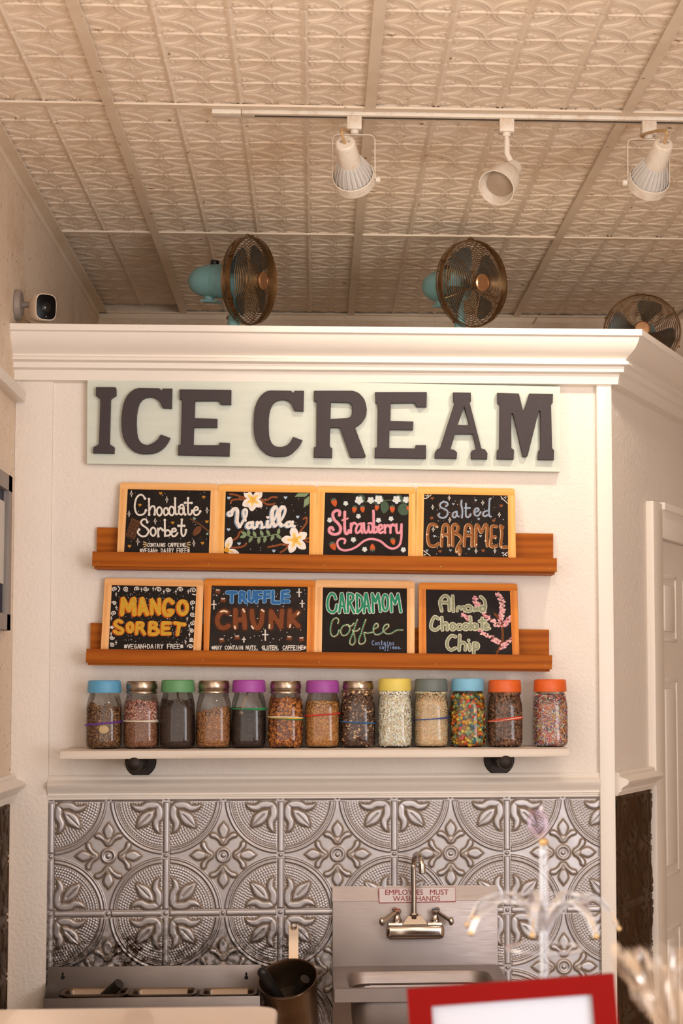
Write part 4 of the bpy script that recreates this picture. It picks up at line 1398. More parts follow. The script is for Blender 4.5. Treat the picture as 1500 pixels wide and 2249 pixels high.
def make_jar(cx, wpx, ytop, ybot, lid, fill, label, level, palette, size, shape, n, lump=.004, slope=0, core=None, seed=1, rough=.7, bands=(), zone=None, sss=0):
    x = at(cx, 1600, -.075)[0]
    zs = ZSH
    hgt = at(cx, ytop, -.075)[2] - zs
    root = thing('jar', label, 'jar', (x, -.075 + (seed % 3) * .004, zs), 'topping jars on the white shelf')
    R = JR
    kz = (hgt - .022) / .148
    body = [(.030, .0012), (.037, .0016), (.0415, .005), (.0436, .010), (R, .020), (R, .100), (R * .985, .112), (R * .93, .124), (R * .87, .132), (.0372, .139), (.0368, .150)]
    bmv = MB()
    nn = 48
    rings = []
    for i, (r, h) in enumerate(body):
        sqf = np.clip((.128 - h) / .03, 0, 1)
        t = np.arange(nn) * 2 * PI / nn
        rr = r * (1 + (sq_r(t) - 1) * sqf)
        rings.append(np.stack([rr * np.cos(t), rr * np.sin(t), np.full(nn, h * kz)], -1))
    V = np.concatenate(rings)
    Fs = [[i * nn + j, i * nn + (j + 1) % nn, (i + 1) * nn + (j + 1) % nn, (i + 1) * nn + j] for i in range(len(body) - 1) for j in range(nn)]
    Fs.append(list(range(nn))[::-1])
    bmv.add(V, Fs)
    g = bmv.build('jar_glass', m_jar, root, local=True, smooth=50)
    # embossed measuring ticks moulded in the glass
    tk = MB()
    for k in range(6):
        z = .030 + k * .013
        w_ = .007 if k % 2 else .011
        tk.box(-w_ / 2 + .004, w_ / 2 + .004, -R - .0006, -R + .0004, z * kz, z * kz + .0012)
    for sx in (-.012, .017):
        tk.box(sx, sx + .0007, -R - .0004, -R + .0004, .028 * kz, .104 * kz)
    tk.build('embossed_scale', m_jar, g, local=True)
    zl = .139 * kz
    lm = MB()
    if lid == 'tin':
        lm.lathe([(.0378, zl - .001), (.0405, zl), (.0405, zl + .003), (.0392, zl + .005), (.0405, zl + .008), (.0392, zl + .010), (.0404, zl + .013), (.0398, hgt - .002), (.038, hgt), (.034, hgt - .0006), (.0, hgt - .0012)], 48)
        lm.build('lid', m_zinc, root, local=True, smooth=40)
    else:
        lm.lathe([(.0395, zl - .001), (.0428, zl - .001), (.0434, zl + .001), (.0430, zl + .012), (.0422, hgt - .004), (.0405, hgt - .0012), (.037, hgt), (.0, hgt - .0006)], 64)
        lm.build('lid', lidmat(lid), root, local=True, smooth=40)
    # contents
    rng = np.random.default_rng(seed)
    rnd = random.Random(seed)
    zt = at(cx, level, -.10)[2] - zs
    ph = [rnd.uniform(0, 6) for _ in range(4)]
    def top_h(a, c):
        return zt + slope * a / R * .012 + lump * (math.sin(a * 90 + ph[0]) * math.cos(c * 80 + ph[1]) + .6 * math.sin(a * 190 + ph[2] + c * 150))
    ri = R - .0016
    mats = [M('topping', C(*[min(250, c * 1.16 + 4) for c in p]), rough, var=.22, vscale=400) for p in palette]
    if sss:
        for mm in mats:
            bb = mm.node_tree.nodes['Principled BSDF']
            bb.inputs['Roughness'].default_value = .25
            bb.inputs['Transmission Weight'].default_value = .35
    V, T, mi = pieces(int(n * (2.3 if size > .004 else 1.6 if size > .0016 else 1.0)), size, shape, ri, .0035, zt, rng, top_h, len(palette))
    if zone:      # a band of differently coloured bits above height zone[0]
        zc = V.reshape(-1, 12, 3)[:, :, 2].mean(1)
        up = np.repeat(zc > zone[0], 20)
        k0 = zone[1]
        mi = np.where(up, k0 + mi % (len(palette) - k0), mi % k0)
    # inner heap
    prof = [(.020, .003), (.036, .0045), (ri - size * .9, .014)]
    nn2 = 40
    t = np.arange(nn2) * 2 * PI / nn2
    rc = []
    for r, h in [(.034, .003), (.040, .008), (ri - size * 1.05, .016), (ri - size * 1.05, .3), (ri - size * 1.05, .8), (ri * .5, 1.0), (.001, 1.0)]:
        pts_ = []
        for a in t:
            q = r * (1 + (sq_r(a) - 1) * .9)
            xx, yy = math.cos(a) * q, math.sin(a) * q
            th = top_h(xx, yy) - size * .4
            hh = h if h < .02 else (.016 + (th - .016) * h)
            if hh > .1: 
                f = 1 - np.clip((hh - .1) / .03, 0, 1) * .12
                xx, yy = xx * f, yy * f
            pts_.append((xx, yy, hh))
        rc.append(pts_)
    Vc = np.array(rc).reshape(-1, 3)
    Tc = []
    for i in range(len(rc) - 1):
        for j in range(nn2):
            a_, b_, c_, d_ = i * nn2 + j, i * nn2 + (j + 1) % nn2, (i + 1) * nn2 + (j + 1) % nn2, (i + 1) * nn2 + j
            Tc += [(a_, b_, c_), (a_, c_, d_)]
    Tc = np.array(Tc)
    mats.append(M('topping_heap', C(*[min(250, c * 1.12) for c in (core or palette[0])]), .8, var=.35, vscale=260))
    Va = np.vstack([V, Vc]); Ta = np.vstack([T, Tc + len(V)])
    ma = np.concatenate([mi, np.full(len(Tc), len(mats) - 1)])
    me = tri_mesh('contents', Va, Ta, ma)
    co = link('contents', me, mats, root, smooth=0)
    co['label'] = fill
    co['kind'] = 'stuff'
    # rubber bands
    for (yb, tilt, cols, rad_) in bands:
        zb = at(cx, yb, -.118)[2] - zs
        k = 48
        rad_ *= 1.4
        for bi, c_ in enumerate(cols):
            P = []
            for i in range(k):
                a = 2 * PI * i / k
                rr = (R + rad_ * .8) * sq_r(np.array([a]))[0]
                wv = .0011 * math.sin(a * 2 + bi * 2.1) * (1 if len(cols) > 1 else .5)
                P.append((rr * math.cos(a), rr * math.sin(a), zb + tilt * math.cos(a) * R + wv + (bi - (len(cols) - 1) / 2) * rad_ * 1.1))
            rb = MB().tube(P, rad_, 6, True).build('rubber_band', M('rubber', C(*c_), .5), root, local=True)
            rb['label'] = 'stretched rubber band'
    return root, x, zt

CRUMB, FLAKE, ROD = (1, .8, .7), (1, .8, .3), (1.5, .3, .3)
J = make_jar
J(228, 78, 1494, 1638, (92, 162, 204), 'brown crumbs', 'jar with blue lid and purple rubber band, leftmost on the white shelf', 1556, [(120, 80, 50), (146, 104, 66), (92, 60, 40), (176, 140, 96)], .0022, CRUMB, 2600, .007, -.4, (96, 64, 42), 1, bands=((1589, .12, [(104, 50, 150)], .0017),))
J(310, 78, 1496, 1638, 'tin', 'pink flakes over brown crumbs', 'jar with tin lid, cream rubber band and pinkish flakes, beside the leftmost blue lid', 1543, [(150, 104, 74), (172, 124, 90), (134, 88, 62), (214, 168, 146), (190, 130, 116), (160, 88, 84), (226, 196, 176)], .0023, (1.2, .7, .5), 2800, .004, 0, (140, 96, 72), 2, bands=((1584, 0, [(226, 214, 194), (226, 214, 194)], .0011),), zone=(.068, 3))
J(390, 78, 1493, 1638, (98, 154, 104), 'dark brown crumbs', 'jar of dark crumbs with green lid', 1541, [(70, 48, 38), (82, 58, 46), (58, 40, 32)], .0013, CRUMB, 3000, .004, 0, (66, 46, 36), 3)
J(469, 78, 1495, 1638, 'tin', 'tan crushed nuts', 'jar of tan crushed nuts with tin lid and no rubber band', 1560, [(176, 124, 76), (196, 144, 94), (152, 100, 58), (124, 80, 48)], .0021, CRUMB, 2800, .003, .8, (160, 112, 70), 4)
J(546, 78, 1493, 1639, (164, 74, 164), 'dark cookie crumbs', 'jar of dark crumbs with purple lid and green rubber band', 1562, [(60, 44, 38), (72, 54, 46), (50, 36, 31)], .0014, CRUMB, 3000, .002, -.3, (58, 43, 37), 5, bands=((1557, 0, [(44, 128, 80), (50, 138, 88)], .0012),))
J(627, 76, 1496, 1638, 'tin', 'orange brown cereal flakes', 'jar of orange flakes with tin lid and twisted green and yellow bands', 1541, [(150, 88, 42), (176, 108, 50), (130, 72, 38), (196, 130, 50)], .0052, (1, .85, .32), 900, .006, 0, (120, 68, 36), 6, bands=((1577, -.05, [(62, 128, 70), (224, 168, 44), (226, 214, 190)], .0012),))
J(708, 76, 1494, 1637, (160, 72, 160), 'golden crushed nuts', 'jar of golden crushed nuts with purple lid and red rubber band', 1542, [(200, 146, 78), (222, 174, 108), (178, 120, 60), (150, 96, 48)], .0018, CRUMB, 3200, .0015, 0, (180, 126, 68), 7, bands=((1570, .10, [(196, 44, 34)], .0015),))
J(786, 77, 1496, 1637, 'tin', 'brown chunks with pale flakes', 'jar of brown chunks with tin lid and blue rubber band', 1519, [(96, 68, 52), (110, 80, 62), (84, 58, 46), (104, 74, 56), (92, 64, 50), (206, 170, 128)], .0042, (1, .8, .5), 1300, .004, 0, (84, 60, 48), 8, bands=((1587, -.05, [(42, 92, 146)], .0015),))
J(867, 76, 1490, 1637, (226, 204, 98), 'cream puffed bits', 'jar of cream coloured bits with yellow lid', 1514, [(226, 212, 190), (236, 224, 204), (214, 198, 174)], .0030, (1, .95, .9), 2200, .001, 0, (206, 190, 166), 9)
J(947, 78, 1491, 1636, (104, 112, 110), 'pale coconut flakes', 'jar of pale coconut flakes with grey lid and thin blue band', 1521, [(218, 186, 150), (228, 200, 166), (206, 170, 130), (234, 212, 184)], .0021, (1.3, .7, .35), 3000, .001, 0, (210, 178, 142), 10, bands=((1579, .09, [(46, 66, 140), (46, 66, 140)], .0008),))
J(1028, 80, 1490, 1640, (122, 184, 214), 'coloured gummy candy', 'jar of coloured gummies with light blue lid', 1532, [(214, 60, 40), (230, 150, 40), (234, 186, 70), (120, 150, 110), (60, 98, 110), (150, 170, 120), (226, 110, 40), (230, 160, 50)], .0062, (1.15, .85, .8), 480, .005, 0, (170, 110, 50), 11, rough=.3, sss=1)
J(1109, 78, 1493, 1637, (222, 98, 34), 'broken brown brownie bits', 'jar of brown bits with orange lid and red and white bands', 1521, [(108, 74, 54), (128, 90, 66), (88, 60, 44), (142, 100, 72)], .0048, (1, .8, .45), 1100, .003, 0, (86, 58, 44), 12, bands=((1580, .14, [(200, 54, 36), (226, 196, 168), (206, 60, 40)], .0011),))
J(1209, 79, 1492, 1637, (224, 98, 32), 'rainbow sprinkles', 'jar of rainbow sprinkles with orange lid, rightmost on the shelf', 1529, [(240, 232, 220), (242, 234, 224), (238, 228, 214), (214, 56, 40), (236, 120, 46), (58, 60, 124), (70, 118, 118), (236, 196, 76), (150, 70, 130), (224, 90, 56)], .0022, (1.9, .42, .42), 3600, .002, 0, (196, 150, 124), 13, rough=.4)
# a star of dried fruit and a pale chip lying in the first jar, nut in the fourth
def spoon(cx, y0, y1, dx, label):
    a = at(cx, y0, -.085); c = at(cx + dx, y1, -.085)
    a[1] = -.080; c[1] = -.090
    b = MB()
    b.tube([c, a + (a - c) * .02], .1, flat=(.0055, .0016))
    d = nrm(c - a)
    b.ball(c + d * .012, .013, sc=(.75, .35, 1.1), n=8)
    o = b.build('spoon', m_spoon, None, recenter=True)
    tag(o, label, 'spoon', 'spoons left in the topping jars')
m_spoon = M('dull_spoon_steel', C(112, 92, 76), .35, 1)
spoon(545, 1516, 1556, -13, 'metal spoon leaning inside the dark crumb jar with purple lid')
spoon(1022, 1513, 1534, 4, 'metal spoon standing in the gummy jar under its light blue lid')
spoon(389, 1515, 1540, 3, 'metal spoon half buried in the dark crumbs under the green lid')
b = MB().ball((0, 0, 0), .0115, sc=(1.15, .11, .95), n=10)
q = at(228, 1602, -.112); q[1] = -.1141
o = b.build('banana_chip', M('dried_banana', C(214, 182, 120), .5, var=.15, vscale=150), None, local=True)
o.location = q.tolist()
tag(o, 'pale yellow dried chip pressed against the glass in the purple banded jar', 'dried fruit')

# ------------------------------------------------------------------ table fans on top of the partition
m_teal = M('teal_enamel', C(128, 176, 180), .38, var=.06, vscale=30)
m_bronze = M('bronze_wire', C(140, 108, 74), .34, .9, var=.3, vscale=40)
m_hub = M('copper_hub', C(196, 150, 112), .30, .9, var=.1, vscale=30)
m_blk = M('black_plastic', C(24, 21, 20), .45)
m_red = M('red_sticker', C(150, 40, 30), .5)
m_blade = M('fan_blade_metal', C(74, 92, 96), .4, .5, var=.1, vscale=20)

def make_fan(px, py, Y, ang, pitch, label, spin=0, rad=.127):
    c = at(px, py, Y)
    base_z = ZT - .02
    fwd = np.array([math.sin(ang) * math.cos(pitch), -math.cos(ang) * math.cos(pitch), math.sin(pitch)])
    sd = nrm(np.cross(fwd, [0, 0, 1])); upv = np.cross(sd, fwd)
    def T(x, y, z):          # x sideways, y forward, z up, from the cage centre
        return c + sd * x + fwd * y + upv * z
    mot = T(0, -.055, 0)
    root = thing('table_fan', label, 'fan', (mot[0], mot[1], base_z), 'table fans on top of the partition')
    # cage
    def dome_y(r): return .030 * math.sqrt(max(0, 1 - (r / (rad * 1.01)) ** 2)) + .012
    b = MB()
    nr = 17
    for i in range(nr):
        r = .026 + (rad - .030) * i / (nr - 1)
        P = [T(r * math.cos(a), dome_y(r), r * math.sin(a)) for a in np.arange(56) * 2 * PI / 56]
        b.tube(P, .00135, 5, True)
    for k in range(6):
        a = PI / 2 + k * PI / 3 + .05
        b.tube([T(r * math.cos(a), dome_y(r) - .002, r * math.sin(a)) for r in np.linspace(.02, rad, 8)], .0013, 5)
    b.build('front_cage', m_bronze, root)
    b = MB()
    for i in range(14):
        r = .040 + (rad - .042) * i / 13
        y = -.012 - .038 * math.sqrt(max(0, 1 - (r / (rad * 1.01)) ** 2))
        b.tube([T(r * math.cos(a), y, r * math.sin(a)) for a in np.arange(56) * 2 * PI / 56], .00105, 5, True)
    for k in range(8):
        a = k * PI / 4 + .2
        b.tube([T(r * math.cos(a), -.012 - .038 * math.sqrt(max(0, 1 - (r / (rad * 1.01)) ** 2)), r * math.sin(a)) for r in np.linspace(.03, rad, 8)], .0013, 5)
    b.build('rear_cage', m_bronze, root)
    b = MB()
    prof = [(rad - .0015, -.008), (rad + .0012, -.0075), (rad + .002, 0), (rad + .0012, .0075), (rad - .0015, .008), (rad - .0025, .0)]
    b.lathe(prof + [prof[0]], 72, c, fwd, cap=False)
    rim = b.build('cage_rim', m_bronze, root)
    for k in range(6):
        a = k * PI / 3 + .4
        b = MB()
        q = [T((rad + .003) * math.cos(a + e), y, (rad + .003) * math.sin(a + e)) for e in (-.02, .02) for y in (-.015, .015)]
        b.tube([T((rad + .0035) * math.cos(a), y, (rad + .0035) * math.sin(a)) for y in (-.010, .010)], .1, flat=(.006, .003))
        b.build('rim_clip', m_bronze, rim)
    b = MB().lathe([(.026, -.004), (.027, .0), (.026, .004), (.022, .0065), (.0215, .0050), (.0, .0055)], 40, T(0, dome_y(.02), 0), fwd)
    b.build('hub_badge', m_hub, root)
    # blades at rest
    bl = MB().lathe([(.018, -.02), (.019, .012), (.014, .016), (.0, .017)], 24, T(0, 0, 0), fwd)
    bl.build('blade_hub', m_blade, root)
    for k in range(4):
        a0 = spin + k * PI / 2
        nu, nv = 9, 6
        V = []
        for side in (0, 1):
            for i in range(nu):
                r = .016 + (rad * .86 - .016) * i / (nu - 1)
                half = (.16 + .30 * math.sin(min(1, i / (nu - 1) * 1.1) * PI / 2)) * (1 if i < nu - 1 else .75)
                for j in range(nv):
                    e = (j / (nv - 1) - .5) * 2 * half
                    V.append(T(r * math.cos(a0 + e), (.012 * e / .46 * (1 - .3 * i / nu)) + side * .0012, r * math.sin(a0 + e)))
        n = nu * nv
        Fs = []
        for i in range(nu - 1):
            for j in range(nv - 1):
                q = [i * nv + j, i * nv + j + 1, (i + 1) * nv + j + 1, (i + 1) * nv + j]
                Fs += [q, [n + t for t in q[::-1]]]
        MB().add(V, Fs).build('fan_blade', m_blade, root)
    # motor
    b = MB().lathe([(.0, -.205), (.012, -.204), (.024, -.198), (.034, -.187), (.042, -.171), (.0472, -.151), (.0495, -.130), (.0500, -.112), (.0488, -.1115), (.0488, -.110), (.0500, -.1095), (.0500, -.06), (.048, -.046)], 48, c, fwd)
    mo = b.build('motor_housing', m_teal, root)
    kb = MB().lathe([(.0125, .047), (.013, .049), (.013, .060), (.011, .062), (.0, .062)], 20, T(0, -.125, 0), upv)
    kb.build('oscillation_knob', m_blk, mo)
    st = MB().tube([T(0, -.098, .0500), T(0, -.070, .0500)], .1, flat=(.016, .0008))
    st.build('sticker', m_red, mo)
    # neck, wire, pedestal
    b = MB()
    b.tube([T(0, -.135, -.046), T(0, -.135, -.060)], .016, 16)
    b.tube([T(0, -.155, -.060), T(0, -.10, -.062)], .1, flat=(.03, .006))
    b.build('pivot_bracket', m_teal, root)
    piv = T(0, -.105, -.062)
    zc = base_z
    col = [(piv[0], piv[1], z) for z in (piv[2] + .018, piv[2] - .02, piv[2] - .06, (piv[2] + zc) / 2 - .02, zc + .02, zc + .005)]
    # stalk stands under the front of the motor
    sx, sy = T(0, -.055, 0)[:2]
    zz = c[2]
    b = MB()
    b.lathe([(.009, zz - .040), (.012, zz - .060), (.014, zz - .075), (.0155, zz - .10), (.019, zz - .14), (.024, zz - .18), (.03, zc + .028), (.034, zc + .022)], 28, (sx, sy, 0), (0, 0, 1))
    pe = b.build('pedestal', m_teal, root)
    b = MB().lathe([(.070, zc + .0005), (.074, zc + .004), (.072, zc + .014), (.055, zc + .021), (.03, zc + .024)], 40, (sx, sy, 0), (0, 0, 1))
    b.build('base', m_teal, root)
    b = MB().tube(crom([T(0, -.105, -.062), T(0, -.090, -.074), (sx + (piv[0] - sx) * .5, sy + (piv[1] - sy) * .5, zz - .082), (sx, sy, zz - .080)], False, 5), .0018, 6)
    b.build('power_wire', M('grey_wire', C(150, 150, 145), .5), root)
    b = MB()
    b.ball((sx - .016, sy, zz - .105), .006, n=8)
    b.build('tilt_screw', m_bronze, pe)
    # little carrying loop at the top of the rear cage
    b = MB().tube([T(.012 * math.cos(a), -.02, rad - .002 + .014 * math.sin(a)) for a in np.linspace(0, PI, 10)], .0016, 6)
    b.build('carry_loop', m_bronze, root)
    return root
make_fan(549, 617, .45, math.radians(62), math.radians(-5), 'teal fan with bronze cage turned to the right, leftmost on the partition', .5)
make_fan(1037, 623, .45, math.radians(38), math.radians(-6), 'teal fan with bronze cage, middle one on the partition', .9)
make_fan(1410, 729, .98, math.radians(-9), math.radians(3), 'teal fan with bronze cage facing forward, behind the angled crown moulding', .3, .125)

# ------------------------------------------------------------------ security camera
m_camw = M('warm_white_plastic', C(226, 208, 188), .42)
m_camg = M('satin_grey_metal', C(168, 158, 152), .35, .4)
m_gloss = M('gloss_black_glass', C(8, 7, 7), .3, spec=.12)
cc = at(99, 675, -.082)
sc_ = thing('security_camera', 'white security camera with black glass face on the left wall above the moulding', 'camera', (XL, -.03, cc[2]))
zq = cc[2] + .004
zq = at(38, 670, -.03)[2]
yq = -.03
b = MB().lathe([(.040, 0), (.041, .003), (.041, .011), (.037, .016), (.012, .017)], 40, (XL + .001, yq, zq), (1, 0, 0))
b.build('mount_plate', m_camg, sc_)
b = MB().tube([(XL + .016, yq, zq), (XL + .046, yq - .012, zq)], .0085, 20)
b.build('mount_arm', m_camg, sc_)
ax = nrm([.58, -1, -.06]); sx_ = nrm(np.cross(ax, [0, 0, 1])); ux_ = np.cross(sx_, ax)
ctr = cc + np.array([.0, 0, 0])
b = MB()
secs = [(-.070, .006), (-.068, .016), (-.062, .025), (-.050, .0325), (-.034, .0365), (-.010, .0375), (.004, .0372), (.0075, .0355)]
nn = 40
V = []
for h, r in secs:
    for j in range(nn):
        a = 2 * PI * j / nn
        k = (abs(math.cos(a)) ** 3.6 + abs(math.sin(a)) ** 3.6) ** (-1 / 3.6)
        V.append(ctr + ax * h + sx_ * r * .92 * k * math.cos(a) * .86 + ux_ * r * k * math.sin(a) * .96)
Fs = [[i * nn + j, i * nn + (j + 1) % nn, (i + 1) * nn + (j + 1) % nn, (i + 1) * nn + j] for i in range(len(secs) - 1) for j in range(nn)]
Fs += [list(range(nn))[::-1], [(len(secs) - 1) * nn + j for j in range(nn)]]
b.add(V, Fs)
b.build('camera_body', m_camw, sc_)
def sqring(r, h):
    out = []
    for j in range(nn):
        a = 2 * PI * j / nn
        k = (abs(math.cos(a)) ** 3.6 + abs(math.sin(a)) ** 3.6) ** (-1 / 3.6)
        out.append(ctr + ax * h + sx_ * r * .92 * k * math.cos(a) * .86 + ux_ * r * k * math.sin(a) * .96)
    return out
b = MB(); b.add(sqring(.0338, .006) + sqring(.0338, .0082) + sqring(.032, .0088), [[i * nn + j, i * nn + (j + 1) % nn, (i + 1) * nn + (j + 1) % nn, (i + 1) * nn + j] for i in range(2) for j in range(nn)] + [[2 * nn + j for j in range(nn)]])
fp = b.build('face_glass', m_gloss, sc_)
b = MB().lathe([(.0125, 0), (.0122, .0012), (.0105, .0014), (.0098, .0004), (.006, .0002), (.0045, .0010), (.0, .0014)], 32, ctr + ax * .0088, ax)
b.build('lens', M('lens_ring', C(18, 16, 18), .15, .0, spec=.4), fp)
b = MB().ball(ctr + ax * .0088 - ux_ * .0255, .0013, n=6)
b.build('status_light', M('pale_led', C(235, 235, 225), .3), fp)
b = MB().lathe([(.0075, 0), (.0075, .0006), (.0068, .0007), (.0066, .0001)], 24, ctr - ax * .034 - sx_ * .0305, -sx_, cap=False)
b.build('side_mark', m_camg, sc_)
b = MB().tube(crom([(XL + .012, yq - .004, zq - .025), (XL + .024, yq - .004, zq - .038), (XL + .045, yq + .004, zq - .052), (XL + .06, yq + .012, ZT - .0)], False, 6), .0022, 8)
b.build('cable', M('tan_cable', C(150, 118, 84), .5), sc_)
# ------------------------------------------------------------------ ceiling track and its lamp heads
YTR = -.60
ta, tb_ = at(466, 246, YTR), at(1500, 258, YTR)
zt_ = (ta[2] + tb_[2]) / 2
x1t = tb_[0] + .45
tr = thing('light_track', 'long white ceiling track carrying three lamp heads', 'light track', ((ta[0] + x1t) / 2, YTR, zt_))
b = MB().box(at(531, 246, YTR)[0], x1t, YTR - .0175, YTR + .0175, zt_ - .0105, zt_ + .012, b=.001)
b.box(at(531, 246, YTR)[0], x1t, YTR - .0075, YTR + .0075, zt_ + .011, ZC - .006)
b.build('track_rail', m_dustw, tr)
b = MB().box(ta[0], at(530, 246, YTR)[0], YTR - .0185, YTR + .0185, zt_ - .0115, zt_ + .013, b=.0015)
b.box(ta[0] + .02, ta[0] + .04, YTR - .006, YTR + .006, zt_ + .012, ZC - .006)
b.build('feed_end', m_dustw, tr)
b = MB().box(at(531, 246, YTR)[0] + .03, x1t, YTR - .005, YTR + .005, zt_ - .0112, zt_ - .0104)
b.build('track_slot', M('slot_shadow_strip', C(80, 66, 52), .6), tr)

m_fin = M('bulb_fin_white', C(214, 208, 202), .4, var=.06, vscale=30)
def connector(root, x, ztop):
    b = MB().box(x - .0175, x + .0175, YTR - .016, YTR + .016, ztop - .032, ztop, b=.002)
    b.build('track_connector', m_dustw, root)
    b = MB().lathe([(.009, ztop - .041), (.0105, ztop - .038), (.0105, ztop - .030)], 20, (x, YTR, 0))
    b.build('swivel_stem', m_dustw, root)

def gimbal_lamp(px, dirv, label, knob, power, pc):
    x = at(px, 275, YTR)[0]
    ztop = zt_ - .0105
    root = thing('spotlight', label, 'spotlight', (x, YTR, ztop), 'gimbal lamp heads on the ceiling track')
    connector(root, x, ztop)
    zy = ztop - .043
    d = nrm(dirv)
    wy = .050
    ctr = np.array([pc[0], YTR, pc[1]])         # pivot: centre of the ring
    b = MB()
    P = [(ctr[0] - wy, YTR, ctr[2]), (ctr[0] - wy, YTR, zy - .012), (ctr[0] - wy + .003, YTR, zy - .004), (ctr[0] - wy + .011, YTR, zy), (ctr[0] + wy - .011, YTR, zy), (ctr[0] + wy - .003, YTR, zy - .004), (ctr[0] + wy, YTR, zy - .012), (ctr[0] + wy, YTR, ctr[2])]
    b.tube(P, .1, flat=(.0022, .011))
    b.build('yoke', m_dustw, root)
    b = MB().lathe([(.007, 0), (.008, .003), (.008, .010), (.006, .012), (0, .012)], 16, (ctr[0] + knob * (wy + .001), YTR, ctr[2] - .002), (knob, 0, 0))
    b.build('tilt_knob', m_dustw, root)
    # ring, finned bulb, socket can
    b = MB().lathe([(.0475, -.013), (.0495, -.012), (.0495, .013), (.0475, .014), (.0465, .012), (.0465, -.011), (.0475, -.013)], 48, ctr, d, cap=False)
    b.build('lamp_ring', m_dustw, root)
    b = MB().lathe([(.025, -.062), (.027, -.058), (.032, -.046), (.038, -.028), (.042, -.012), (.0435, .002), (.043, .008), (.0, .009)], 40, ctr, d)
    a_ = nrm(np.cross(d, [0, 0, 1.0])); b_ = np.cross(d, a_)
    for k in range(22):
        t = 2 * PI * k / 22
        rd = a_ * math.cos(t) + b_ * math.sin(t)
        b.tube([ctr + d * h + rd * r for r, h in ((.0275, -.060), (.034, -.046), (.0405, -.028), (.0445, -.010), (.0455, .002))], .1, flat=(.0016, .005))
    bl = b.build('lamp_bulb', m_fin, root)
    b = MB().lathe([(.0, -.128), (.0195, -.128), (.022, -.126), (.0235, -.122), (.0262, -.062), (.0262, -.056), (.024, -.055)], 36, ctr, d)
    ca = b.build('lamp_can', m_dustw, root)
    s_ = MB()
    for e in (-.009, .009):
        s_.lathe([(.0026, 0), (.0024, .0012), (.0, .0013)], 10, ctr - d * .128 + a_ * e, -d)
    s_.build('can_screw', m_camg, ca)
    b = MB().tube(crom([ctr - d * .126 + b_ * .004, ctr - d * .150 + np.array([-.004, 0, .012]), (x - .016, YTR, zy + .012), (x - .006, YTR, zy + .004)], False, 5), .0038, 8)
    b.build('lamp_wire', M('dusty_tan_wire', C(196, 160, 116), .7, var=.3, vscale=200), root)
    lg = bpy.data.lights.new('lamp_glow', 'SPOT')
    lg.energy = power * .85; lg.color = (1, .88, .72); lg.spot_size = math.radians(104); lg.spot_blend = .8; lg.shadow_soft_size = .03
    lo = bpy.data.objects.new('lamp_glow', lg); COL.objects.link(lo)
    lo.parent = root
    o = origin_of(root)
    lo.location = (ctr + d * .03 - o).tolist()
    lo.rotation_euler = Vector(d).to_track_quat('-Z', 'Y').to_euler()
    return root
c1 = at(777, 392, YTR); c3 = at(1424, 400, YTR)
gimbal_lamp(778, (.18, .90, -.42), 'white gimbal spotlight with finned bulb, dusty wire looped at its left, leftmost on the track', 1, 7.5, (c1[0], c1[2]))
gimbal_lamp(1424, (-.14, .86, -.50), 'white gimbal spotlight with finned bulb, rightmost on the track', -1, 15, (c3[0], c3[2]))
# plain cone lamp, switched off
x2 = at(1112, 270, YTR)[0]
z2 = zt_ - .0105
r2 = thing('spotlight', 'white bell shaped spotlight with its face turned to the room, middle one on the track', 'spotlight', (x2, YTR, z2))
connector(r2, x2, z2)
pj = at(1117, 343, YTR)
b = MB().tube([(x2, YTR, z2 - .036), (x2 + .001, YTR, z2 - .05)], .0058, 16)
b.tube([(x2 + .001, YTR, z2 - .049), (x2 + .001, YTR, pj[2] + .004)], .0073, 18)
b.build('drop_stem', m_dustw, r2)
dv = nrm([-.42, -.66, -.62])
m2 = at(1090, 413, YTR - .055)
back = m2 - dv * .118
b = MB().tube([(x2 + .001, YTR, pj[2] + .006), np.array([x2 + .010, YTR, pj[2] - .012])], .0072, 14)
b.build('knuckle', m_dustw, r2)
b = MB().lathe([(.0, 0), (.018, .0), (.0215, .003), (.0225, .008), (.0225, .030), (.027, .036), (.034, .050), (.040, .070), (.0435, .092), (.0445, .116), (.0445, .118), (.0425, .118),
                (.0405, .112), (.038, .095), (.0365, .088), (.0, .087)], 48, back, dv, cap=False)
b.build('lamp_shade', m_dustw, r2)
b = MB().lathe([(.0330, .088), (.0325, .094), (.024, .0985), (.0, .1005)], 40, back, dv, cap=False)
b.build('lamp_bulb', M('frosted_bulb_off', C(160, 140, 120), .35), r2)

# ------------------------------------------------------------------ hand sink
def brushed(name, c, rough, ax):
    m, nt, b = newmat(name)
    s = {'x': (3, 90, 90), 'z': (90, 90, 3)}[ax]
    n = N(nt, 'ShaderNodeTexNoise', Scale=6, Detail=4)
    L(nt, coords(nt, s), n.inputs['Vector'])
    n2 = N(nt, 'ShaderNodeTexNoise', Scale=9, Detail=6)
    L(nt, coords(nt), n2.inputs['Vector'])
    cc_ = mix(nt, n2.outputs['Fac'], c, tuple(v * .7 for v in c[:3]) + (1,))
    L(nt, cc_, b.inputs['Base Color'])
    b.inputs['Metallic'].default_value = .88
    L(nt, ramp(nt, n.outputs['Fac'], [(.2, (rough - .05,) * 3 + (1,)), (.8, (rough + .12,) * 3 + (1,))]), b.inputs['Roughness'])
    return m
m_ss = brushed('brushed_steel', C(176, 164, 160), .42, 'x')
m_ss2 = brushed('dull_steel', C(150, 138, 132), .44, 'x')
m_chrome = M('worn_chrome', C(206, 196, 186), .16, 1)
x0, x1 = at(730, 2060, -.02)[0], at(1094, 2060, -.02)[0]
zt0 = at(900, 1947, -.02)[2]
zb0 = at(900, 2120, -.02)[2]
YF = -.365
sk = thing('hand_sink', 'wall mounted stainless steel hand sink with tall splash plate', 'sink', ((x0 + x1) / 2, -.02, zb0 - .22))
b = MB()
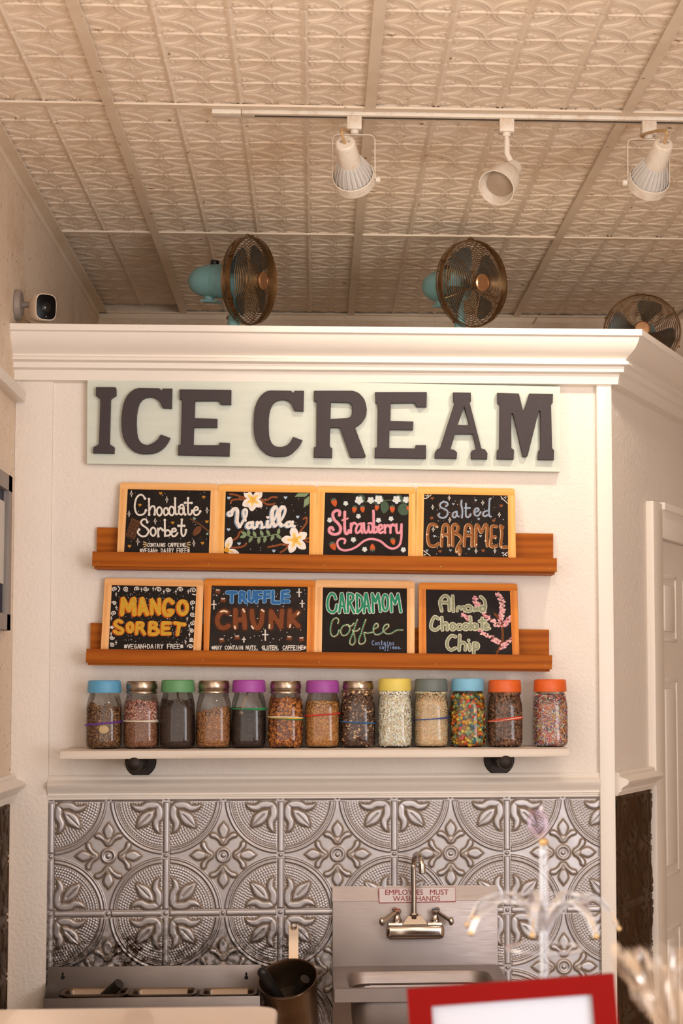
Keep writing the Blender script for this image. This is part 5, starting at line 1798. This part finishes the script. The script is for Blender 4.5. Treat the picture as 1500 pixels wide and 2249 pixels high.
b.box(x0, x1, -.022, -.012, zb0 - .16, zt0 - .037, b=.002)
b.prism([(x0, -.022, zt0 - .037), (x0, -.012, zt0 - .037), (x0, -.006, zt0), (x0, -.0085, zt0 + .001)], (x1 - x0, 0, 0))
b.box(x0, x1, -.014, -.008, zb0 - .16, zt0 - .035)
b.build('splash_plate', m_ss, sk)
# deck with a rounded bowl
def rrect(x0, x1, y0, y1, r, z, n=6):
    out = []
    for cx, cy, a0 in ((x1 - r, y1 - r, 0), (x0 + r, y1 - r, PI / 2), (x0 + r, y0 + r, PI), (x1 - r, y0 + r, 3 * PI / 2)):
        for i in range(n + 1):
            a = a0 + PI / 2 * i / n
            out.append((cx + r * math.cos(a), cy + r * math.sin(a), z))
    return out
b = MB()
lv = [rrect(x0, x1, YF, -.02, .004, zb0 - .034), rrect(x0, x1, YF, -.02, .004, zb0 - .002), rrect(x0 + .006, x1 - .006, YF + .004, -.024, .006, zb0),
      rrect(x0 + .034, x1 - .034, YF + .022, -.080, .05, zb0 - .006), rrect(x0 + .040, x1 - .040, YF + .028, -.086, .05, zb0 - .018), rrect(x0 + .050, x1 - .050, YF + .040, -.095, .05, zb0 - .10), rrect(x0 + .075, x1 - .075, YF + .065, -.12, .04, zb0 - .125)]
n = len(lv[0])
b.add(np.array(lv).reshape(-1, 3), [[i * n + j, i * n + (j + 1) % n, (i + 1) * n + (j + 1) % n, (i + 1) * n + j] for i in range(len(lv) - 1) for j in range(n)] + [[(len(lv) - 1) * n + j for j in range(n)]])
b.build('basin', m_ss, sk)
b = MB()
lv = [rrect(x0 + .05, x1 - .05, YF + .03, -.09, .05, zb0 - .034), rrect(x0 + .045, x1 - .045, YF + .025, -.085, .05, zb0 - .05), rrect(x0 + .048, x1 - .048, YF + .03, -.088, .05, zb0 - .11), rrect(x0 + .08, x1 - .08, YF + .07, -.12, .04, zb0 - .135)]
b.add(np.array(lv).reshape(-1, 3), [[i * n + j, i * n + (j + 1) % n, (i + 1) * n + (j + 1) % n, (i + 1) * n + j] for i in range(len(lv) - 1) for j in range(n)] + [[(len(lv) - 1) * n + j for j in range(n)]])
b.build('bowl_underside', m_ss2, sk)
b = MB().lathe([(.022, 0), (.020, .002), (.0, .001)], 24, ((x0 + x1) / 2, -.2, zb0 - .1248))
b.build('drain', m_chrome, sk)
b = MB().tube([((x0 + x1) / 2, -.2, zb0 - .13), ((x0 + x1) / 2, -.2, zb0 - .22)], .02, 16)
b.build('drain_pipe', m_chrome, sk)

# faucet
YB_ = -.026
fc = at(911, 2046, -.05)
ft = sk
fx0, fx1 = at(848, 2046, -.06)[0], at(976, 2046, -.06)[0]
fz0, fz1 = at(911, 2063, -.06)[2], at(911, 2030, -.06)[2]
b = MB().box(fx0, fx1, -.075, -.0215, fz0, fz1, b=.012, seg=3)
b.box(fx0 + .004, fx0 + .045, -.066, -.0215, fz1 - .012, fz1 + .006, b=.005)
b.box(fx1 - .045, fx1 - .004, -.066, -.0215, fz1 - .012, fz1 + .006, b=.005)
b.prism([(fc[0] - .036, -.064, fz1 - .004), (fc[0] + .036, -.064, fz1 - .004), (fc[0] + .017, -.052, fz1 + .020), (fc[0] - .017, -.052, fz1 + .020)], (0, .035, 0))
b.build('faucet_body', m_chrome, ft)
def fz(y): return at(911, y, -.05)[2]
sx0, sx1 = at(909, 1940, -.05)[0], at(925, 1930, -.08)[0]
P = [(sx0, -.046, fz1 + .012), (sx0 - .0005, -.046, fz(1960)), (sx0 - .001, -.047, fz(1905))]
R_ = .030
zc_ = fz(1868) - R_ - .007
for i in range(10):
    a = PI * i / 9
    k = (1 - math.cos(a)) / 2
    P.append((sx0 + (sx1 - sx0) * k, -.047 - 2 * R_ * k, zc_ + R_ * math.sin(a)))
P.append((sx1 + .001, -.047 - 2 * R_, at(925, 1912, -.107)[2]))
P = crom(P, False, 3)
b = MB().tube(P, .0074, 18)
sp = b.build('spout', m_chrome, ft)
b = MB().lathe([(.0108, fz1 + .010), (.0112, fz1 + .012), (.0112, fz1 + .024), (.0095, fz1 + .027)], 6, (sx0, -.046, 0))
b.build('spout_nut', m_chrome, sp, smooth=20)
e = np.array(P[-1])
b = MB().lathe([(.0090, -.018), (.0095, -.014), (.0095, .006), (.008, .008)], 20, e, (0, 0, -1))
b.build('aerator', m_chrome, sp)
for hx, hy, sgn, rgb, nm in ((872, 1998, -1, (170, 42, 26), 'red'), (956, 1998, 1, (34, 74, 120), 'blue')):
    q = at(hx, hy, -.048)
    b = MB().lathe([(.013, fz1 + .004), (.013, fz1 + .010), (.010, fz1 + .014), (.008, fz1 + .022), (.0095, fz1 + .028)], 20, (q[0], -.046, 0))
    q2 = np.array([q[0], -.046, q[2] - .002])
    b.lathe([(.0085, -.010), (.0105, -.004), (.0108, .0), (.0095, .002)], 20, q2)
    d1 = np.array([sgn * .040, -.018, -.026])
    b.tube([q2, q2 + d1 * .35, q2 + d1 * .75, q2 + d1], .1, flat=(.014, .006))
    b.ball(q2 + d1, .0075, n=8, sc=(1, 1, 1.5))
    b.ball(q2 + np.array([sgn * -.006 * -1, .008, .001]), .007, n=8)
    hnd = b.build('lever_handle', m_chrome, ft)
    b = MB().lathe([(.0088, .0015), (.0086, .0036), (.003, .0045), (.0028, .003), (.0, .003)], 20, q2)
    c_ = b.build('index_cap', M('index_enamel', C(*rgb), .35), hnd)
    c_['label'] = nm + ' index cap'

# sign on the splash plate
s0, s1 = at(832, 1960, -.026), at(1000, 1960, -.026)
za, zb = at(915, 1951, -.024)[2], at(915, 1984, -.024)[2]
Qs = [at(831, 1951, -.0235), at(1000, 1949, -.0235), at(1001, 1981, -.0245), at(832, 1984, -.0245)]
hs = thing('wash_hands_sign', 'small white sign with red lettering behind the faucet spout', 'sign', ((Qs[0] + Qs[2]) / 2).tolist())
m_sgn = M('white_sign_plastic', C(226, 214, 212), .35)
m_sred = M('red_sign_ink', C(158, 40, 40), .5)
b = MB().prism([np.array(q) for q in Qs], (0, .0015, 0)); b.build('sign_edge', m_sred, hs, smooth=None)
cq = sum(Qs) / 4
b = MB().prism([cq + (np.array(q) - cq) * np.array([.985, 1, .93]) + np.array([.0005, -.0005, .0009]) for q in Qs], (0, .0008, 0)); b.build('sign_plate', m_sgn, hs, smooth=None)
for body, pc_, w_ in (('EMPLOYEES   MUST', (915, 1965), 138), ('WASH HANDS', (915, 1979), 103)):
    me = text_mesh(body, 1.0, .012, 0)
    xsz = [v.co.x for v in me.vertices]
    tgt = w_ / 4000 * 4.80
    k = tgt / (max(xsz) - min(xsz))
    p = at(pc_[0], pc_[1], -.0255)
    o = origin_of(hs)
    me.transform(Matrix.Translation((p[0] - o[0], p[1] - o[1], p[2] - o[2])) @ Matrix.Rotation(PI / 2, 4, 'X') @ Matrix.Rotation(-.006, 4, 'Z') @ Matrix.Diagonal((k, .0192, .0192, 1)))
    link('lettering', me, m_sred, hs, smooth=0)

# ------------------------------------------------------------------ steel pan rail, bottom left
YPB, YPF = -.012, -.150
px0, px1 = at(105, 2125, YPB)[0], at(574, 2130, YPB)[0]
zpt = at(340, 2121, YPB)[2]
fx0, fx1 = at(95, 2195, YPF)[0], at(571, 2200, YPF)[0]
zpf = at(340, 2190, YPF)[2]
zbot = zpf - .11
pr = thing('pan_rail', 'stainless steel wall trough holding three small pans', 'pan rail', ((px0 + px1) / 2, YPB, zbot))
b = MB().box(px0, px1, YPB - .002, YPB, zbot, zpt, b=.0008); b.build('back_plate', m_ss2, pr)
b = MB().box(fx0, fx1, YPF, YPF + .002, zbot, zpf, b=.0008); b.build('front_plate', m_ss2, pr)
for xa_, xb_, s_ in ((px0, fx0, .002), (px1, fx1, -.002)):
    MB().prism([(xa_, YPB, zbot), (xa_, YPB, zpf + .02), (xb_, YPF + .001, zpf), (xb_, YPF + .001, zbot)], (s_, 0, 0)).build('end_plate', m_ss2, pr, smooth=None)
b = MB().box(px0 + .002, px1 - .004, YPF + .001, YPB - .001, zbot, zbot + .002); b.build('floor_plate', m_ss2, pr)
for hx in (138, 541):
    q = at(hx, 2147, YPB - .002)
    b = MB().lathe([(.0052, 0), (.005, .0008), (.0, .0009)], 16, q, (0, -1, 0))
    q2 = at(hx, 2138, YPB - .002)
    b.lathe([(.0028, 0), (.0026, .0014), (.0, .0016)], 12, q2, (0, -1, 0))
    b.box(q2[0] - .0022, q2[0] + .0022, YPB - .0028, YPB - .002, q[2], q2[2])
    b.build('keyhole', m_dark, pr)
m_pan = M('pan_steel', C(132, 114, 98), .3, .95, var=.15, vscale=30)
zr_ = zpf + .012
pans = [(131, 285, 'left'), (281, 433, 'middle'), (438, 566, 'right')]
plab = ['small steel pan at the left of the trough, dark scoop standing in it', 'empty small steel pan in the middle of the trough', 'small steel pan at the right of the trough, beside the tilted dark pot']
for (a_, c_, nm), lb in zip(pans, plab):
    xa_, xb_ = at(a_, 2180, -.09)[0] + .002, at(c_, 2180, -.09)[0] - .002
    y0_, y1_ = -.142, -.030
    zr_ = at((a_ + c_) / 2, 2178, -.09)[2]
    lv = [rrect(xa_ + .012, xb_ - .012, y0_ + .012, y1_ - .012, .018, zr_ - .095), rrect(xa_ + .007, xb_ - .007, y0_ + .007, y1_ - .007, .020, zr_ - .004), rrect(xa_, xb_, y0_, y1_, .022, zr_ - .004), rrect(xa_ - .0005, xb_ + .0005, y0_ - .0005, y1_ + .0005, .022, zr_),
          rrect(xa_ + .006, xb_ - .006, y0_ + .006, y1_ - .006, .020, zr_ + .0012), rrect(xa_ + .010, xb_ - .010, y0_ + .010, y1_ - .010, .018, zr_ - .004), rrect(xa_ + .014, xb_ - .014, y0_ + .014, y1_ - .014, .016, zr_ - .093)]
    n = len(lv[0])
    b = MB().add(np.array(lv).reshape(-1, 3), [[i * n + j, i * n + (j + 1) % n, (i + 1) * n + (j + 1) % n, (i + 1) * n + j] for i in range(len(lv) - 1) for j in range(n)] + [list(range(n))[::-1], [(len(lv) - 1) * n + j for j in range(n)]])
    o = b.build('steel_pan', m_pan, None, recenter=True)
    tag(o, lb, 'pan', 'steel pans in the trough')
m_scoop = M('dark_scoop_plastic', C(42, 34, 28), .4)
qa, qb = at(262, 2160, -.095), at(240, 2180, -.075)
b = MB().tube([qb + (qb - qa) * 1.0, qb, qa], .0135, 20)
o = b.build('scoop', m_scoop, None, recenter=True)
tag(o, 'short dark scoop handle sticking out of the left steel pan', 'scoop')

# ------------------------------------------------------------------ dark pot hung on the tin wall
m_pot = M('dark_bronze_pot', C(124, 100, 78), .30, .95, var=.2, vscale=18)
pc = at(632, 2150, -.135)
axp = nrm([-.14, -.50, .85])
pot = thing('hanging_pot', 'dark bronze pot tilted forward on a wall strap, beside the sink', 'pot', (pc - axp * .16).tolist())
b = MB().lathe([(r_ * 1.12, h_) for r_, h_ in [(.046, -.17), (.050, -.168), (.054, -.09), (.058, -.086), (.059, -.066), (.060, -.062), (.064, -.02), (.066, -.004), (.0680, -.002), (.0690, .001), (.0680, .003), (.0655, .0025),
                (.063, -.004), (.060, -.05), (.050, -.162), (.0, -.164)]], 56, pc, axp, cap=False)
b.build('pot_body', m_pot, pot)
b = MB().lathe([(.0640, -.075), (.0, -.074)], 40, pc, axp, cap=False)
b.build('pot_inner_disc', m_blk, pot)  # black disc closing the pot partway down
q = at(645, 2036, -.012); q2 = at(645, 2106, -.02)
b = MB().tube([(q[0], -.012, q[2] + .006), (q[0], -.014, q[2] - .02), (q[0], -.020, q2[2]), (q[0], -.045, q2[2] - .04)], .1, flat=(.025, .002))
sp = b.build('wall_strap', M('strap_steel', C(196, 172, 148), .35, .8), pot)
b = MB().lathe([(.009, 0), (.0085, .001), (.005, .0012), (.0048, .003), (.0, .0034)], 18, (q[0], -.0135, q[2]), (0, -1, 0))
b.build('strap_screw', m_chrome, sp)
pa, pb = at(577, 2136, -.185), at(606, 2182, -.15)
b = MB().tube([pa, pb, pb + (pb - pa) * .25], .0135, 20); b.ball(pa, .0135, n=10)
o = b.build('scoop', m_blk, None, recenter=True)
tag(o, 'long black scoop handle leaning over the left rim of the dark pot', 'scoop')
pa, pb = at(670, 2150, -.13), at(660, 2166, -.11)
b = MB().tube([pa, pb + (pb - pa) * .8], .0125, 20)
o = b.build('scoop', m_scoop, None, recenter=True)
tag(o, 'short dark scoop stub inside the right rim of the dark pot', 'scoop')

# ------------------------------------------------------------------ poster frame at the left wall
YA, YBb = -.95, -.148
za_, zb_ = atx(18, 1052, XL)[2], atx(14, 1386, XL)[2]
pf = thing('wall_frame', 'grey wooden frame with pale sheets on navy backing, at the left edge on the left wall', 'picture frame', (XL + .01, (YA + YBb) / 2, zb_))
m_gw = wood('grey_wood', C(120, 112, 108), C(150, 140, 134), C(170, 160, 152), 'z', .6)
b = MB()
b.box(XL + .001, XL + .018, YBb - .05, YBb, zb_, za_)
b.box(XL + .001, XL + .018, YA, YA + .05, zb_, za_)
b.box(XL + .001, XL + .018, YA, YBb, za_ - .04, za_)
b.box(XL + .001, XL + .018, YA, YBb, zb_, zb_ + .04)
b.build('frame', m_gw, pf)
b = MB().box(XL + .001, XL + .005, YA + .04, YBb - .04, zb_ + .03, za_ - .03); b.build('backing', M('navy_card', C(28, 34, 60), .6), pf)
b = MB().box(XL + .005, XL + .010, YA + .07, YBb - .062, zb_ + .115, za_ - .07); b.build('sheet', M('pale_sheet', C(206, 200, 192), .4, var=.2, vscale=7), pf)

# ------------------------------------------------------------------ in front: counter, case, red frame, ornament, wrapped sweets
m_lam = M('cream_gloss_laminate', C(232, 206, 184), .2, .0, var=.04, vscale=4, coat=.6)
YC0 = -1.72
qf = at(300, 2213, YC0)
zc_ = qf[2]
xr_ = at(609, 2225, YC0 - .06)[0]
gc = thing('serving_case', 'cream topped serving case with rounded corner at the lower left', 'counter', ((XL + xr_) / 2, -2.0, 0))
b = MB()
lv = [rrect(XL + .01, xr_, -2.34, YC0, .045, z, 8) for z in (zc_ - .03, zc_ - .004)] + [rrect(XL + .013, xr_ - .003, -2.337, YC0 - .003, .042, zc_, 8)]
n = len(lv[0])
b.add(np.array(lv).reshape(-1, 3), [[i * n + j, i * n + (j + 1) % n, (i + 1) * n + (j + 1) % n, (i + 1) * n + j] for i in range(2) for j in range(n)] + [list(range(n))[::-1], [2 * n + j for j in range(n)]])
b.build('case_top', m_lam, gc)
b = MB().box(XL + .03, xr_ - .03, -2.32, YC0 - .03, 0, zc_ - .03, b=.01); b.build('case_body', M('case_white', C(214, 200, 186), .4), gc)
CT = 1.045
co = thing('sales_counter', 'wooden sales counter in the foreground under the red frame', 'counter', (.55, -2.75, 0))
m_cnt = wood('counter_wood', C(90, 58, 36), C(120, 80, 50), C(140, 98, 64), 'x', .4)
b = MB().box(.0, 1.2, -3.05, -2.2, CT - .035, CT, b=.004); b.build('counter_top', m_cnt, co)
b = MB().box(.03, 1.17, -3.02, -2.24, 0, CT - .035); b.build('counter_base', m_cnt, co)

# red framed card
Y1 = -2.60
tl, trr = at(893, 2173, Y1), at(1349, 2139, Y1 - .012)
ux = nrm(trr - tl)
dn = nrm(np.array([0, -.06, -1]) + np.array([.045, 0, 0]))
dn = nrm(dn - ux * np.dot(dn, ux))
wd = np.linalg.norm(trr - tl)
nb = np.cross(ux, -dn); nb = nb if nb[1] < 0 else -nb
hgt = .213
H_ = (tl[2] - CT - .004) / -dn[2]
fr = thing('card_frame', 'bright red picture frame with a white card, out of focus in the foreground', 'picture frame', (tl + ux * wd / 2 + dn * H_).tolist())
bw, bv = .029, .0225
def fp_(u, v, k=0): return tl + ux * u + dn * v + nb * k
m_rf = M('red_lacquer', C(122, 8, 4), .55, spec=.08)
b = MB()
for u0, u1, v0, v1 in ((0, wd, 0, bv), (0, wd, H_ - bv, H_), (0, bw, bv, H_ - bv), (wd - bw, wd, bv, H_ - bv)):
    b.prism([fp_(u0, v0), fp_(u1, v0), fp_(u1, v1), fp_(u0, v1)], -nb * .016)
b.build('frame', m_rf, fr, smooth=None)
b = MB().prism([fp_(bw - .003, bv - .003, -.006), fp_(wd - bw + .003, bv - .003, -.006), fp_(wd - bw + .003, H_ - bv + .003, -.006), fp_(bw - .003, H_ - bv + .003, -.006)], -nb * .004)
b.build('card', M('white_card', C(192, 193, 202), .5, spec=.2), fr, smooth=None)
b = MB().prism([fp_(wd / 2 - .03, .04, -.016), fp_(wd / 2 + .03, .04, -.016), fp_(wd / 2 + .03, H_, -.10) , fp_(wd / 2 - .03, H_, -.10)], -nb * .003)
b.build('easel_back', m_blk, fr, smooth=None)

# clear ornament stand with gold tips
m_acr = clear_with_diffuse('clear_acrylic', (.95, .95, .96), (.66, .68, .72), .06, .22, C(225, 228, 236))  # white diffuse mixed in stands for highlights on the clear acrylic
m_gold = M('gold_tip', C(216, 180, 124), .25, .85)
m_pur = glassmat('lilac_glass', (.82, .74, .82), (.42, .30, .44), .05)
Yo = -2.44
ot = at(1196, 1795, Yo); ob = np.array([at(1196, 2100, Yo)[0], Yo, CT])
on = thing('ornament_stand', 'clear rod ornament with looping arms, gold tips and lilac bud before the tin wall', 'ornament', ob.tolist())
b = MB().lathe([(.045, .0005), (.047, .003), (.044, .008), (.008, .012)], 32, ob); b.build('base', m_acr, on)
b = MB().tube([ob + (0, 0, .008), (ob[0], Yo, at(1196, 1850, Yo)[2])], .0056, 14); b.build('rod', m_acr, on)
zk = at(1196, 1850, Yo)[2]
b = MB().lathe([(.0056, -.004), (.0066, 0), (.0050, .004)], 16, (ob[0], Yo, zk)); b.build('collar', m_gold, on)
b = MB().lathe([(.003, .0), (.010, .006), (.014, .016), (.013, .026), (.009, .034), (.012, .040)], 24, (ob[0] - .004, Yo, zk + .006), (-.18, 0, 1), cap=False); b.build('bud', m_pur, on)
zh = at(1196, 2035, Yo)[2]
for k in range(9):
    a = 2 * PI * k / 9 + .25
    ca, sa = math.cos(a), math.sin(a)
    rr_ = .118 if k % 2 else .096
    P = crom([(ob[0], Yo, zh - .012), (ob[0] + ca * .025, Yo + sa * .025, zh + .022), (ob[0] + ca * .06, Yo + sa * .06, zh + .040), (ob[0] + ca * rr_ * .9, Yo + sa * rr_ * .9, zh + .026), (ob[0] + ca * rr_ * 1.05, Yo + sa * rr_ * 1.05, zh + .002)], False, 5)
    ar = MB().tube(P, .1, flat=(.0105, .0016)).build('looping_arm', m_acr, on)
    ed = MB().tube([np.array(p) + (0, 0, .0012) for p in P[-5:]], .0009, 6)
    ed.ball(P[-1], .0036, n=8)
    ed.build('gold_tip', m_gold, ar)
rg = MB()
for rr_, dz, in ((.062, .036), (.05, -.028)):
    rg.tube([(ob[0] + rr_ * math.cos(t), Yo + rr_ * math.sin(t), zh + dz) for t in np.arange(40) * 2 * PI / 40], .0020, 6, True)
rg.build('wire_ring', m_acr, on)

# cellophane wrapped sweets, lower right
m_cel = clear_with_diffuse('cellophane', (.96, .94, .92), (.7, .66, .62), .05, .12, C(190, 160, 132))
Yp = -2.98
pq = at(1478, 2230, Yp)
cb = thing('cellophane_bag', 'crinkled clear cellophane bag of pale sweets, blurred at the lower right corner', 'bag', (pq[0] + .01, Yp, CT))
rnb = np.random.default_rng(4)
nn = 72
prof = [(.030, 0), (.050, .004), (.058, .05), (.060, .10), (.052, .14), (.032, .168), (.012, .186), (.026, .206), (.044, .236), (.058, .266), (.064, .280)]
V = []
for i, (r, h) in enumerate(prof):
    for j in range(nn):
        a = 2 * PI * j / nn
        w_ = 1 + .16 * math.sin(a * 7 + i * 1.3) * (h / .25) + rnb.normal(0, .05)
        V.append((r * w_ * math.cos(a), r * w_ * math.sin(a) * .8, h + (rnb.normal(0, .006) if i > 1 else 0)))
Fs = [[i * nn + j, i * nn + (j + 1) % nn, (i + 1) * nn + (j + 1) % nn, (i + 1) * nn + j] for i in range(len(prof) - 1) for j in range(nn)] + [list(range(nn))[::-1]]
MB().add(V, Fs).build('wrapper', m_cel, cb, local=True, smooth=25)
b = MB()
for k in range(16):
    b.ball(((k % 3 - 1) * .024 + rnb.normal(0, .004), ((k // 3) % 2 - .5) * .034, .018 + (k // 6) * .034), .0165, n=8, sc=(1, 1, .95))
sw = b.build('sweets', M('pale_sweets', C(206, 164, 120), .6, var=.2, vscale=80), cb, local=True)
b = MB().tube([(.0135 * math.cos(t), .011 * math.sin(t), .186) for t in np.arange(24) * 2 * PI / 24], .003, 8, True)
b.build('tie', m_gold, cb, local=True)

# thin cable along the rear wall, under the ceiling
b = MB().tube(crom([at(1170, 712, YB - .004), at(1185, 690, YB - .004), at(1200, 681, YB - .004), at(1250, 680, YB - .004)], False, 5), .003, 6)
o = b.build('wall_cable', M('tan_cable_thin', C(176, 140, 104), .5), None, recenter=True)
tag(o, 'thin tan cable running up the rear wall behind the middle fan', 'cable')
